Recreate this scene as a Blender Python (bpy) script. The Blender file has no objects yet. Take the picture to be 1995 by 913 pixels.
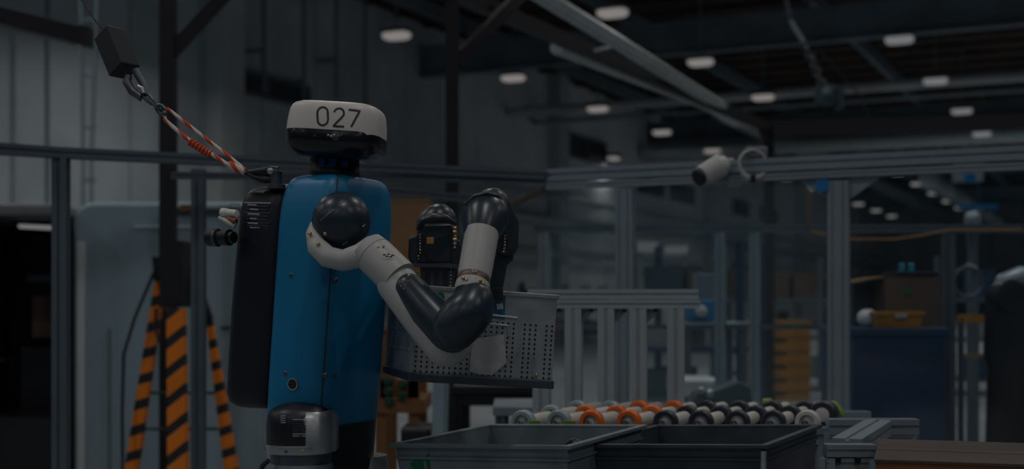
import bpy, bmesh, math, random
from mathutils import Vector, Matrix
random.seed(7)
SC = bpy.context.scene
COL = SC.collection
R = math.radians

# ------------------------------------------------------------------ camera
F = 2500.0                       # focal length in pixels of the 1995 px wide frame
CAM_Z = 1.25
HOR = 590.0                      # horizon row
cam = bpy.data.cameras.new('camera')
cam.sensor_width = 36.0
cam.lens = F / 1995.0 * 36.0
cam.shift_y = (HOR - 456.5) / 1995.0
cam.clip_start = 0.05
cam.clip_end = 400
cam.dof.use_dof = True
cam.dof.focus_distance = 2.95
cam.dof.aperture_fstop = 2.6
camo = bpy.data.objects.new('camera', cam)
camo.location = (0, 0, CAM_Z)
camo.rotation_euler = (R(90), 0, 0)
COL.objects.link(camo)
SC.camera = camo

# ------------------------------------------------------------------ world, exposure
world = bpy.data.worlds.new('world')
SC.world = world
world.use_nodes = True
bg = world.node_tree.nodes['Background']
bg.inputs['Color'].default_value = (0.36, 0.70, 1.0, 1)
bg.inputs['Strength'].default_value = 0.030
SC.view_settings.view_transform = 'Standard'
SC.view_settings.look = 'None'
SC.view_settings.gamma = 1.0
SC.view_settings.use_curve_mapping = False
SC.view_settings.exposure = 0.0

# hall axes: the hall runs 25.7 degrees to the right of the view
CA, SA = 0.9011, 0.4336
def H(x, y, z=0.0):
    return Vector((CA * x + SA * y, -SA * x + CA * y, z))
def P(px, py, d):
    return Vector(((px - 997.5) / F * d, d, CAM_Z + (HOR - py) / F * d))
def S(px, d):
    return px / F * d

LAMP_Z = 8.0
LAMP_X = (-16.3, -10.6, -5.2, 0.4, 5.9)
LAMP_Y0, LAMP_DY = 27.3, 6.65
LAMP_WATT = 43.0
def lamp_light(x, y):
    l = bpy.data.lights.new('bay_lamp_light', 'AREA')
    l.shape = 'RECTANGLE'; l.size = 0.62; l.size_y = 0.36
    l.energy = LAMP_WATT
    l.color = (1.0, 0.965, 0.92)
    l.spread = R(148)
    o = bpy.data.objects.new('bay_lamp_light', l)
    o.location = H(x, y, LAMP_Z - 0.13)
    o.rotation_euler = (0, 0, -R(25.7))
    COL.objects.link(o)
for lx in LAMP_X:
    for k in range(-6, 11):
        ly = LAMP_Y0 + LAMP_DY * k
        lamp_light(lx, ly)

# ------------------------------------------------------------------ helpers: materials
MATS = {}
def srgb(r, g, b):
    f = lambda c: (c / 255 / 12.92) if c / 255 <= 0.04045 else ((c / 255 + 0.055) / 1.055) ** 2.4
    return (f(r), f(g), f(b))
def mat(name, col, rough=0.5, metal=0.0, var=0.12, scale=12.0, bump=0.0, emit=None, estr=1.0, coat=0.0, alpha=None):
    if name in MATS:
        return MATS[name]
    m = bpy.data.materials.new(name); m.use_nodes = True
    nt = m.node_tree; bs = nt.nodes['Principled BSDF']
    bs.inputs['Roughness'].default_value = rough
    bs.inputs['Metallic'].default_value = metal
    bs.inputs['Coat Weight'].default_value = coat
    tc = nt.nodes.new('ShaderNodeTexCoord')
    nz = nt.nodes.new('ShaderNodeTexNoise'); nz.inputs['Scale'].default_value = scale
    nz.inputs['Detail'].default_value = 4
    nt.links.new(tc.outputs['Object'], nz.inputs['Vector'])
    rp = nt.nodes.new('ShaderNodeValToRGB')
    c = Vector(col)
    rp.color_ramp.elements[0].position = 0.3; rp.color_ramp.elements[1].position = 0.7
    rp.color_ramp.elements[0].color = (*(c * (1 - var)), 1)
    rp.color_ramp.elements[1].color = (*[min(1, v) for v in c * (1 + var)], 1)
    nt.links.new(nz.outputs['Fac'], rp.inputs['Fac'])
    nt.links.new(rp.outputs['Color'], bs.inputs['Base Color'])
    if bump:
        b = nt.nodes.new('ShaderNodeBump'); b.inputs['Strength'].default_value = bump
        b.inputs['Distance'].default_value = 0.02
        nt.links.new(nz.outputs['Fac'], b.inputs['Height'])
        nt.links.new(b.outputs['Normal'], bs.inputs['Normal'])
    if emit:
        bs.inputs['Emission Color'].default_value = (*emit, 1)
        bs.inputs['Emission Strength'].default_value = estr
    if alpha is not None:
        bs.inputs['Alpha'].default_value = alpha
    MATS[name] = m
    return m
def striped(name, c1, c2, freq, direction, rough=0.5, duty=0.5, bump=0):
    """hard two-colour stripes along a direction in object space"""
    m = bpy.data.materials.new(name); m.use_nodes = True
    nt = m.node_tree; bs = nt.nodes['Principled BSDF']
    bs.inputs['Roughness'].default_value = rough
    tc = nt.nodes.new('ShaderNodeTexCoord')
    d = nt.nodes.new('ShaderNodeVectorMath'); d.operation = 'DOT_PRODUCT'
    v = Vector(direction).normalized() * freq
    d.inputs[1].default_value = v
    nt.links.new(tc.outputs['Object'], d.inputs[0])
    fr = nt.nodes.new('ShaderNodeMath'); fr.operation = 'FRACT'
    nt.links.new(d.outputs['Value'], fr.inputs[0])
    gt = nt.nodes.new('ShaderNodeMath'); gt.operation = 'GREATER_THAN'; gt.inputs[1].default_value = duty
    nt.links.new(fr.outputs[0], gt.inputs[0])
    mx = nt.nodes.new('ShaderNodeMix'); mx.data_type = 'RGBA'
    mx.inputs['A'].default_value = (*c1, 1); mx.inputs['B'].default_value = (*c2, 1)
    nt.links.new(gt.outputs[0], mx.inputs['Factor'])
    nt.links.new(mx.outputs['Result'], bs.inputs['Base Color'])
    MATS[name] = m
    return m
def emitter(name, col, strength):
    m = bpy.data.materials.new(name); m.use_nodes = True
    nt = m.node_tree; nt.nodes.clear()
    e = nt.nodes.new('ShaderNodeEmission'); o = nt.nodes.new('ShaderNodeOutputMaterial')
    e.inputs['Color'].default_value = (*col, 1); e.inputs['Strength'].default_value = strength
    nt.links.new(e.outputs[0], o.inputs['Surface'])
    MATS[name] = m
    return m
def clear_panel(name, tint, gloss, haze=0.0):
    m = bpy.data.materials.new(name); m.use_nodes = True
    nt = m.node_tree; nt.nodes.clear()
    t = nt.nodes.new('ShaderNodeBsdfTransparent'); t.inputs['Color'].default_value = (*tint, 1)
    g = nt.nodes.new('ShaderNodeBsdfGlossy'); g.inputs['Roughness'].default_value = 0.12
    mx = nt.nodes.new('ShaderNodeMixShader'); mx.inputs['Fac'].default_value = gloss
    o = nt.nodes.new('ShaderNodeOutputMaterial')
    nt.links.new(t.outputs[0], mx.inputs[1]); nt.links.new(g.outputs[0], mx.inputs[2])
    df = nt.nodes.new('ShaderNodeBsdfDiffuse'); df.inputs['Color'].default_value = (0.62, 0.80, 0.88, 1)   # pale veil standing in for hazy light over the background
    nz = nt.nodes.new('ShaderNodeTexNoise'); nz.inputs['Scale'].default_value = 3.0
    ml = nt.nodes.new('ShaderNodeMath'); ml.operation = 'MULTIPLY'; ml.inputs[1].default_value = haze * 2
    m2 = nt.nodes.new('ShaderNodeMixShader')
    nt.links.new(nz.outputs['Fac'], ml.inputs[0]); nt.links.new(ml.outputs[0], m2.inputs['Fac'])
    nt.links.new(mx.outputs[0], m2.inputs[1]); nt.links.new(df.outputs[0], m2.inputs[2])
    nt.links.new(m2.outputs[0], o.inputs['Surface'])
    MATS[name] = m
    return m

# ------------------------------------------------------------------ helpers: meshes
ORG = {}
def org(o):
    return ORG.get(o.name, Vector((0, 0, 0)))
class MB:
    def __init__(self):
        self.bm = bmesh.new()
    def verts(self, pts):
        return [self.bm.verts.new(p) for p in pts]
    def face(self, vs):
        try:
            return self.bm.faces.new(vs)
        except ValueError:
            return None
    def hexa(self, p):            # 8 points: bottom 4 ccw, top 4 ccw
        v = self.verts(p)
        for q in ((3, 2, 1, 0), (4, 5, 6, 7), (0, 1, 5, 4), (1, 2, 6, 5), (2, 3, 7, 6), (3, 0, 4, 7)):
            self.face([v[i] for i in q])
        return self
    def abox(self, o, a, b, c):   # origin corner and three edge vectors
        o, a, b, c = Vector(o), Vector(a), Vector(b), Vector(c)
        return self.hexa([o, o + a, o + a + b, o + b, o + c, o + a + c, o + a + b + c, o + b + c])
    def cbox(self, ctr, a, b, c): # centre and three full edge vectors
        a, b, c = Vector(a), Vector(b), Vector(c)
        return self.abox(Vector(ctr) - (a + b + c) / 2, a, b, c)
    def hbox(self, x0, x1, y0, y1, z0, z1):
        return self.hexa([H(x0, y0, z0), H(x1, y0, z0), H(x1, y1, z0), H(x0, y1, z0),
                          H(x0, y0, z1), H(x1, y0, z1), H(x1, y1, z1), H(x0, y1, z1)])
    def box(self, x0, x1, y0, y1, z0, z1):
        return self.hexa([(x0, y0, z0), (x1, y0, z0), (x1, y1, z0), (x0, y1, z0), (x0, y0, z1), (x1, y0, z1), (x1, y1, z1), (x0, y1, z1)])
    def loft(self, rings, cap0=True, cap1=True, closed=True):
        R_ = [self.verts(r) for r in rings]
        n = len(R_[0])
        for a, b in zip(R_, R_[1:]):
            for i in range(n if closed else n - 1):
                j = (i + 1) % n
                self.face([a[i], a[j], b[j], b[i]])
        if cap0: self.face(R_[0][::-1])
        if cap1: self.face(R_[-1])
        return self
    def tube(self, pts, rad, n=12, caps=True, squash=1.0, side=None):
        pts = [Vector(p) for p in pts]
        if not isinstance(rad, (list, tuple)): rad = [rad] * len(pts)
        rings = []; ref = None
        for i, p in enumerate(pts):
            t = (pts[min(i + 1, len(pts) - 1)] - pts[max(i - 1, 0)]).normalized()
            if ref is None:
                ref = Vector(side) if side is not None else (Vector((0, 0, 1)) if abs(t.z) < 0.9 else Vector((1, 0, 0)))
            u = (ref - t * ref.dot(t)).normalized(); w = t.cross(u); ref = u
            rings.append([p + (u * math.cos(2 * math.pi * k / n) + w * math.sin(2 * math.pi * k / n) * squash) * rad[i] for k in range(n)])
        return self.loft(rings, caps, caps)
    def rtube(self, pts, rad, n=20):  # tube with domed ends
        pts = [Vector(p) for p in pts]
        if not isinstance(rad, (list, tuple)): rad = [rad] * len(pts)
        t0 = (pts[0] - pts[1]).normalized(); t1 = (pts[-1] - pts[-2]).normalized()
        A, B = [], []
        for k in range(6):
            a = math.pi / 2 * (1 - k / 6.0)
            A.append((pts[0] + t0 * rad[0] * math.sin(a), max(rad[0] * math.cos(a), rad[0] * 0.02)))
            B.insert(0, (pts[-1] + t1 * rad[-1] * math.sin(a), max(rad[-1] * math.cos(a), rad[-1] * 0.02)))
        allp = A + list(zip(pts, rad)) + B
        return self.tube([a[0] for a in allp], [a[1] for a in allp], n)
    def ball(self, c, r, n=24, m=14, sc=(1, 1, 1)):
        c = Vector(c); rings = []
        for j in range(1, m):
            a = math.pi * j / m
            rings.append([c + Vector((r * sc[0] * math.sin(a) * math.cos(2 * math.pi * k / n), r * sc[1] * math.sin(a) * math.sin(2 * math.pi * k / n), -r * sc[2] * math.cos(a))) for k in range(n)])
        return self.loft(rings)
    def lathe(self, p, axis, prof, n=24):   # prof: (distance along axis, radius)
        p, t = Vector(p), Vector(axis).normalized()
        ref = Vector((0, 0, 1)) if abs(t.z) < 0.9 else Vector((1, 0, 0))
        u = (ref - t * ref.dot(t)).normalized(); w = t.cross(u)
        return self.loft([[p + t * s + (u * math.cos(2 * math.pi * k / n) + w * math.sin(2 * math.pi * k / n)) * r for k in range(n)] for s, r in prof])
    def ring(self, p, axis, prof, n=26):   # closed profile turned about an axis
        p, t = Vector(p), Vector(axis).normalized()
        ref = Vector((0, 0, 1)) if abs(t.z) < 0.9 else Vector((1, 0, 0))
        u = (ref - t * ref.dot(t)).normalized(); w = t.cross(u)
        return self.loft([[p + t * s + (u * math.cos(2 * math.pi * k / n) + w * math.sin(2 * math.pi * k / n)) * r for k in range(n)] for s, r in list(prof) + [prof[0]]], False, False)
    def torus(self, c, axis, R0, r, n=28, m=10, arc=1.0, start=0.0):
        c, t = Vector(c), Vector(axis).normalized()
        ref = Vector((0, 0, 1)) if abs(t.z) < 0.9 else Vector((1, 0, 0))
        u = (ref - t * ref.dot(t)).normalized(); w = t.cross(u)
        rings = []
        cnt = n if arc >= 1 else n + 1
        for k in range(cnt):
            a = start + 2 * math.pi * arc * k / n
            d = u * math.cos(a) + w * math.sin(a)
            rings.append([c + d * (R0 + r * math.cos(2 * math.pi * q / m)) + t * r * math.sin(2 * math.pi * q / m) for q in range(m)])
        if arc >= 1:
            R_ = [self.verts(q) for q in rings]
            for i in range(n):
                a, b = R_[i], R_[(i + 1) % n]
                for k in range(m):
                    self.face([a[k], a[(k + 1) % m], b[(k + 1) % m], b[k]])
            return self
        return self.loft(rings)
    def extr(self, p0, p1, w, h=None, side=None, slots=1):
        """slotted aluminium profile from p0 to p1"""
        h = h or w
        p0, p1 = Vector(p0), Vector(p1); t = (p1 - p0).normalized()
        ref = Vector(side) if side is not None else (Vector((0, 0, 1)) if abs(t.z) < 0.9 else H(1, 0, 0))
        u = (ref - t * ref.dot(t)).normalized(); v = t.cross(u)
        def edge(half, n):      # local coordinates along one face: pairs (along, depth)
            L = 2 * half; out = [(-half, 0)]
            g = min(w, h) * 0.11; dp = min(w, h) * 0.13
            for k in range(n):
                c = -half + L * (k + 0.5) / n
                out += [(c - g, 0), (c - g, dp), (c + g, dp), (c + g, 0)]
            return out
        a, b = w / 2, h / 2
        pr = []
        for s, dpt in edge(a, slots): pr.append((s, -b + dpt))
        for s, dpt in edge(b, 1): pr.append((a - dpt, s))
        for s, dpt in edge(a, slots): pr.append((-s, b - dpt))
        for s, dpt in edge(b, 1): pr.append((-a + dpt, -s))
        return self.loft([[p0 + u * x + v * y for x, y in pr], [p1 + u * x + v * y for x, y in pr]])
    def beam(self, p0, p1, w, h, up=(0, 0, 1)):
        p0, p1 = Vector(p0), Vector(p1); t = p1 - p0
        tn = t.normalized(); up = Vector(up)
        if abs(tn.dot(up)) > 0.95: up = H(0, 1, 0)
        s = tn.cross(up).normalized(); u = s.cross(tn)
        return self.abox(p0 - s * w / 2 - u * h / 2, s * w, u * h, t)
    def prism(self, pts, depth):   # polygon and an extrusion vector
        pts = [Vector(p) for p in pts]; d = Vector(depth)
        return self.loft([pts, [p + d for p in pts]])
    def build(self, name, m, parent=None, base=None, smooth=40, bevel=0.0, seg=2):
        bm = self.bm
        bmesh.ops.recalc_face_normals(bm, faces=bm.faces)
        if parent is not None:
            o0 = org(parent)
        elif base is not None:
            o0 = Vector(base)
        else:
            xs = [v.co for v in bm.verts]
            o0 = Vector(((min(v.x for v in xs) + max(v.x for v in xs)) / 2, (min(v.y for v in xs) + max(v.y for v in xs)) / 2, min(v.z for v in xs)))
        for v in bm.verts: v.co -= o0
        me = bpy.data.meshes.new(name); bm.to_mesh(me); bm.free()
        if smooth:
            for p in me.polygons: p.use_smooth = True
            me.set_sharp_from_angle(angle=R(smooth))
        if isinstance(m, str): m = MATS[m]
        me.materials.append(m)
        o = bpy.data.objects.new(name, me); COL.objects.link(o)
        if parent is not None: o.parent = parent
        else: o.location = o0
        ORG[o.name] = o0
        if bevel:
            b = o.modifiers.new('bevel', 'BEVEL'); b.width = bevel; b.segments = seg; b.limit_method = 'ANGLE'; b.angle_limit = R(40)
            b.harden_normals = False
        return o
def tag(o, label, cat, group=None):
    o['label'] = label; o['category'] = cat
    if group: o['group'] = group
    return o
def thing(name, label, cat, loc, group=None):
    o = bpy.data.objects.new(name, None); COL.objects.link(o)
    o.location = loc; o.empty_display_size = 0.05
    ORG[o.name] = Vector(loc)
    return tag(o, label, cat, group)
def structure(o):
    o['kind'] = 'structure'; return o
def se_ring(c, a, b, p, z, n=48, fx=Vector((1, 0, 0)), fy=Vector((0, 1, 0))):
    out = []
    for k in range(n):
        t = 2 * math.pi * k / n
        x, y = math.cos(t), math.sin(t)
        q = (abs(x) ** p + abs(y) ** p) ** (-1.0 / p)
        out.append(Vector(c) + fx * (x * q * a) + fy * (y * q * b) + Vector((0, 0, z)))
    return out

# ------------------------------------------------------------------ materials
mat('white_plastic', (0.63, 0.60, 0.575), 0.42, 0, 0.03)
mat('arm_white', (0.41, 0.41, 0.405), 0.45, 0, 0.04)
mat('robot_blue', (0.0, 0.168, 0.355), 0.42, 0, 0.04, 6)
mat('robot_black', (0.002, 0.004, 0.010), 0.42, 0, 0.15)
mat('visor_black', (0.006, 0.007, 0.010), 0.22, 0, 0.1)
mat('navy_shell', (0.016, 0.030, 0.045), 0.34, 0, 0.15, 20)
mat('hand_black', (0.022, 0.033, 0.042), 0.38, 0, 0.2, 30)
mat('dark_print', (0.025, 0.024, 0.024), 0.6)
mat('pale_print', (0.30, 0.36, 0.40), 0.6)
mat('steel', (0.42, 0.44, 0.45), 0.34, 0.85, 0.15, 25)
mat('dark_steel', (0.10, 0.11, 0.13), 0.42, 0.7, 0.2, 20)
mat('brass', (0.55, 0.38, 0.22), 0.3, 0.9, 0.1)
mat('copper_dull', (0.20, 0.13, 0.10), 0.45, 0.6, 0.5, 60)
mat('amber', (0.75, 0.36, 0.10), 0.4)
mat('tote_steel', (0.36, 0.38, 0.39), 0.42, 0.55, 0.18, 18, 0.1)
mat('tote_dark', (0.050, 0.068, 0.085), 0.45, 0.4, 0.25, 12, 0.1)
mat('tote_pale', (0.17, 0.22, 0.245), 0.45, 0.2, 0.2, 12, 0.1)
mat('paper', (0.38, 0.39, 0.39), 0.75, 0, 0.08, 40, 0.15)
mat('green_label', (0.005, 0.13, 0.045), 0.6)
mat('blue_label', (0.006, 0.09, 0.17), 0.6)
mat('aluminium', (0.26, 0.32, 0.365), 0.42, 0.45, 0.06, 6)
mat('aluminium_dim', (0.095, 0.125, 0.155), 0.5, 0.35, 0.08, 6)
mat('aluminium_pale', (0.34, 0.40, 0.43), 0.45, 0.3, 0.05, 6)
mat('pale_blue_steel', (0.22, 0.30, 0.34), 0.5, 0.2, 0.1)
mat('gantry_black', (0.003, 0.004, 0.007), 0.6, 0.0, 0.2)
mat('galvanised', (0.50, 0.58, 0.60), 0.28, 0.45, 0.15, 8)
mat('wall_panel_far_lit', (0.84, 0.90, 0.92), 0.42, 0, 0.08, 0.6, 0.25)  # panel colour lightened to stand in for light on the far stretch
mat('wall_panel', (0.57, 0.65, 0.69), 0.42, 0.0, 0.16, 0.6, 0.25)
mat('wall_pale', (0.60, 0.65, 0.67), 0.5, 0, 0.1, 1.0)
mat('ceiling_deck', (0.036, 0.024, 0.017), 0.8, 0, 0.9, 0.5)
mat('ceiling_beam', (0.20, 0.26, 0.31), 0.6, 0.2, 0.2, 1.0)
mat('dark_opening', (0.045, 0.058, 0.072), 0.4, 0, 0.3)
mat('concrete', (0.22, 0.25, 0.27), 0.4, 0, 0.25, 1.2)
mat('machine_white', (0.25, 0.345, 0.40), 0.45, 0, 0.04, 2)
mat('machine_grey', (0.17, 0.19, 0.20), 0.5, 0, 0.1)
mat('cable_black', (0.012, 0.014, 0.018), 0.55)
mat('cardboard', (0.24, 0.135, 0.070), 0.85, 0, 0.15, 5)
mat('cardboard_top_shaded', (0.056, 0.041, 0.035), 0.8, 0, 0.25, 3)  # brown darkened to stand in for shade cast over the box top
mat('cardboard_dark', (0.085, 0.058, 0.045), 0.85, 0, 0.15, 5)
mat('cardboard_edge', (0.17, 0.060, 0.018), 0.85, 0, 0.2, 8)
mat('tape', (0.085, 0.064, 0.053), 0.4)
mat('orange_wheel', (0.66, 0.125, 0.010), 0.45, 0, 0.1)
mat('navy_wheel', (0.020, 0.026, 0.040), 0.45, 0, 0.2)
mat('grey_wheel', (0.26, 0.33, 0.35), 0.35, 0, 0.15)
mat('white_sleeve', (0.50, 0.49, 0.465), 0.5, 0, 0.05)
mat('sleeve_fabric', (0.009, 0.013, 0.019), 0.7, 0, 0.1, 30)
mat('deep_blue', (0.003, 0.040, 0.17), 0.5)
mat('hub_silver', (0.52, 0.52, 0.51), 0.35, 0.25, 0.3, 60)
mat('knob_green', (0.004, 0.045, 0.022), 0.5)
mat('camera_white', (0.42, 0.43, 0.43), 0.45)
mat('lime', (0.16, 0.26, 0.012), 0.5)
mat('red_rope', (0.55, 0.075, 0.02), 0.7)
mat('yellow_plastic', (0.36, 0.155, 0.010), 0.5, 0, 0.25, 10)
mat('orange_paint', (0.20, 0.085, 0.025), 0.5, 0, 0.2, 5)
mat('navy_panel', (0.006, 0.036, 0.095), 0.5, 0, 0.15, 2)
mat('bright_blue', (0.010, 0.15, 0.36), 0.5, 0, 0.15, 8)
mat('cyan_plastic', (0.02, 0.25, 0.40), 0.5)
mat('blue_grey_box', (0.11, 0.165, 0.205), 0.55, 0, 0.12, 3)
mat('rust_red', (0.22, 0.055, 0.025), 0.6, 0, 0.2)
mat('teal_dark', (0.020, 0.05, 0.065), 0.5, 0, 0.2)
mat('machine_black', (0.008, 0.009, 0.012), 0.4)
mat('black_rubber', (0.010, 0.011, 0.014), 0.6)
mat('cable_orange', (0.26, 0.12, 0.025), 0.6)
striped('hazard', srgb(236, 128, 22), (0.016, 0.018, 0.022), 7.6, (-0.80, 0, 1.0), 0.5, 0.62)
striped('hazard_left', srgb(236, 128, 22), (0.016, 0.018, 0.022), 7.1, (-0.30, 0, 1.0), 0.5, 0.60)
striped('hazard_right', srgb(236, 128, 22), (0.016, 0.018, 0.022), 7.8, (-0.35, 0, 1.0), 0.5, 0.60)
striped('rope', (0.55, 0.06, 0.015), (0.60, 0.56, 0.52), 44.0, (0.85, 0, 0.55), 0.8, 0.45)
emitter('lamp_glow', (1.0, 0.93, 0.89), 0.21)
emitter('lamp_glow_white', (0.95, 0.97, 1.0), 0.165)
emitter('tube_glow', (0.95, 0.97, 1.0), 0.16)
emitter('window_glow', (0.95, 0.97, 1.0), 0.075)
emitter('status_blue', (0.01, 0.30, 0.75), 0.06)
clear_panel('acrylic', (0.93, 0.96, 0.97), 0.05, 0.003)
clear_panel('acrylic_hazy', (0.92, 0.96, 0.97), 0.05, 0.022)  # milky haze of the background mixed into the panel

# ================================================================== SETTING
WX, HALL_Y, CEIL = -20.0, 118.0, 10.0
floor = structure(MB().hbox(WX - 0.5, 26, -9, HALL_Y + 0.5, -0.2, 0.0).build('floor', 'concrete', smooth=0))
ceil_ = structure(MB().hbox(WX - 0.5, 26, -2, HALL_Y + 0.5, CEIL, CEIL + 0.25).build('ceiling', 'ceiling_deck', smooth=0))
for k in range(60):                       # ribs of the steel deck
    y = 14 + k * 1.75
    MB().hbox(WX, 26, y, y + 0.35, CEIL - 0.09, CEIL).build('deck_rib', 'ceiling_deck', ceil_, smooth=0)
wl = structure(MB().hbox(WX - 0.4, WX - 0.06, -2, HALL_Y, 0, CEIL).build('wall_left', 'dark_opening', smooth=0))
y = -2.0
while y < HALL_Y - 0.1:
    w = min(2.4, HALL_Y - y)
    MB().hbox(WX - 0.06, WX + random.uniform(0, 0.015), y + 0.025, y + w - 0.025, 0.01, CEIL - 0.01).build('wall_panel', 'wall_panel' if y < 36 else 'wall_panel_far_lit', wl, smooth=0)
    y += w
we = structure(MB().hbox(WX, 26, HALL_Y, HALL_Y + 0.3, 0, CEIL).build('wall_far', 'dark_opening', smooth=0))
for k in range(15):
    x = WX + k * 3.05
    MB().hbox(x + 0.03, x + 3.0, HALL_Y - 0.06, HALL_Y, 0.01, CEIL - 0.01).build('wall_panel', 'wall_pale', we, smooth=0)
tn = 0
def trim(mb, m, **k):
    global tn
    tn += 1
    return structure(mb.build('trim_%d' % tn, m, **k))
for y in (5, 25, 45.2, 65, 85, 105):      # pilasters on the left wall
    trim(MB().hbox(WX + 0.02, WX + 0.5, y - 0.45, y + 0.45, 0, CEIL), 'wall_pale', smooth=0)
for z, r in ((3.1, 0.16), (4.3, 0.22), (5.15, 0.10)):      # pipes along the left wall
    m_ = MB().tube([H(WX + 0.8, 36, z), H(WX + 0.8, HALL_Y - 1, z)], r, 12)
    for k in range(8):
        m_.hbox(WX + 0.0, WX + 0.85, 38 + k * 10, 38.12 + k * 10, z - r - 0.06, z - r)
    trim(m_, 'galvanised')
def i_beam(y, z0, z1, w=0.35, m='ceiling_beam'):
    t = 0.07
    mb = MB().hbox(WX, 26, y - w / 2, y + w / 2, z0, z0 + t).hbox(WX, 26, y - w / 2, y + w / 2, z1 - t, z1).hbox(WX, 26, y - 0.04, y + 0.04, z0 + t, z1 - t)
    return trim(mb, m, smooth=0)
for y, z0 in ((21.5, 8.25), (35, 8.3), (56, 8.6), (77, 8.6), (98, 8.6)):
    i_beam(y, z0, z0 + 0.95)
    for x in (-14, -7.9, -2.4, 3.2, 9):   # straps up to the deck
        trim(MB().hbox(x - 0.05, x + 0.05, y - 0.05, y + 0.05, z0 + 0.95, CEIL), 'ceiling_beam', smooth=0)
for x in (-18.2, -13.4, -7.9, -2.4, 3.1):  # purlins running down the hall
    trim(MB().hbox(x - 0.09, x + 0.09, 0, HALL_Y, CEIL - 0.5, CEIL - 0.09), 'ceiling_beam', smooth=0)
# ducts and pipes across the hall
trim(MB().tube([H(WX + 0.1, 41, 8.0), H(26, 41, 8.0)], 0.16, 14), 'wall_pale')
trim(MB().hbox(WX + 0.1, 26, 43.0, 43.5, 7.9, 7.98).hbox(WX + 0.1, 26, 43.0, 43.5, 8.3, 8.36), 'ceiling_beam', smooth=0)
duct = MB().tube([H(-19.9, 55, 8.05), H(22, 55, 8.05)], 0.40, 18)
for k in range(13):
    duct.tube([H(-18 + k * 3.1, 55, 8.05), H(-17.9 + k * 3.1, 55, 8.05)], 0.43, 18)
trim(duct, 'galvanised')
dd = MB().tube([H(-14.2, 48, 8.7), H(-14.2, 116, 8.7)], 0.42, 18)
trim(dd, 'galvanised')
dd = MB().tube([H(-8.4, 62, 7.0), H(-8.4, 100, 7.0), H(-7.2, 106, 7.0), H(2, 107, 7.0)], 0.45, 16)
for y in (66, 84): dd.hbox(-8.45, -8.35, y, y + 0.1, 7.4, CEIL)
trim(dd, 'galvanised')
# drop conduits on the left wall
for px, zb in ((92, 2.0), (515, 6.5), (592, 6.0), (712, 5.6), (655, 6.8)):
    t = (px - 997.5) / F; d = 19.4 / (SA - CA * t); yh = d * (CA + SA * t)
    trim(MB().tube([H(-19.4, yh, zb), H(-19.4, yh, CEIL)], 0.05, 8).hbox(-19.98, -19.38, yh - 0.04, yh + 0.04, zb + 1, zb + 1.1), 'pale_blue_steel')
# windows high in the left wall
wn = 0
def wall_window(y0, y1, z0, z1):
    global wn
    wn += 1
    w = structure(MB().hbox(WX + 0.015, WX + 0.05, y0, y1, z0, z1).build('window_%d' % wn, 'dark_opening', smooth=0))
    t = 0.09
    MB().hbox(WX + 0.015, WX + 0.14, y0 - t, y1 + t, z1, z1 + t).hbox(WX + 0.015, WX + 0.14, y0 - t, y1 + t, z0 - t, z0).hbox(WX + 0.015, WX + 0.14, y0 - t, y0, z0, z1).hbox(WX + 0.015, WX + 0.14, y1, y1 + t, z0, z1).build('window_frame', 'machine_grey', w, smooth=0)
    MB().hbox(WX + 0.015, WX + 0.12, (y0 + y1) / 2 - 0.04, (y0 + y1) / 2 + 0.04, z0, z1).build('window_mullion', 'machine_grey', w, smooth=0)
for y0, y1, z0, z1 in ((25.2, 28.7, 6.55, 7.0), (46.3, 50.4, 7.1, 7.9), (54.6, 57.9, 6.3, 7.0), (59.2, 62.6, 6.3, 7.0), (70, 73, 6.3, 7.0), (76, 79.5, 6.3, 7.0)):
    wall_window(y0, y1, z0, z1)

# ------------------------------------------------------------------ high bay lamps
def lamp(x, y, label, glow='lamp_glow'):
    c = H(x, y, LAMP_Z)
    t = thing('ceiling_lamp', label, 'lamp', c)
    MB().hbox(x - 0.36, x + 0.36, y - 0.24, y + 0.24, LAMP_Z - 0.10, LAMP_Z + 0.0).build('housing', 'machine_grey', t, smooth=0, bevel=0.02)
    ring = []
    for z, s in ((LAMP_Z - 0.10, 1.0), (LAMP_Z - 0.20, 1.0), (LAMP_Z - 0.24, 0.82)):
        ring.append([H(x + 0.33 * s * sx * (1 if q else 0.62), y + 0.22 * s * sy * (0.62 if q else 1), z) for sx, sy, q in
                     ((-1, -1, 1), (-1, -1, 0), (1, -1, 0), (1, -1, 1), (1, 1, 1), (1, 1, 0), (-1, 1, 0), (-1, 1, 1))])
    MB().loft(ring, False, True).build('diffuser', glow, t, smooth=0)
    MB().tube([H(x, y, LAMP_Z), H(x, y, CEIL - 0.02)], 0.02, 6).build('hanger', 'pale_blue_steel', t)
    return t
ROWS = {-16.3: ('first lamp row from the left wall', [0, 1, 2, 3, 4, 5, 6, 7, 8, 9, 10, 11]), -10.6: ('second lamp row from the left wall', [0, 1, 2, 6, 7, 8, 9, 10, 11]), -5.2: ('third lamp row from the left wall', [0, 1, 2, 3, 4])}
ORD = ('nearest', 'second nearest', 'third nearest', 'fourth nearest', 'fifth nearest', 'sixth nearest', 'seventh nearest', 'eighth nearest', 'ninth nearest', 'tenth nearest', 'eleventh nearest', 'farthest')
for x, (nm, ks) in ROWS.items():
    for i, k in enumerate(ks):
        yy = LAMP_Y0 + LAMP_DY * k + (5.9 if x == -5.2 else 0)
        o = lamp(x, yy, '%s glowing ceiling lamp of the %s' % (ORD[i], nm), 'lamp_glow_white' if x == -5.2 else 'lamp_glow')
        o['group'] = 'glowing high bay ceiling lamps'

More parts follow.
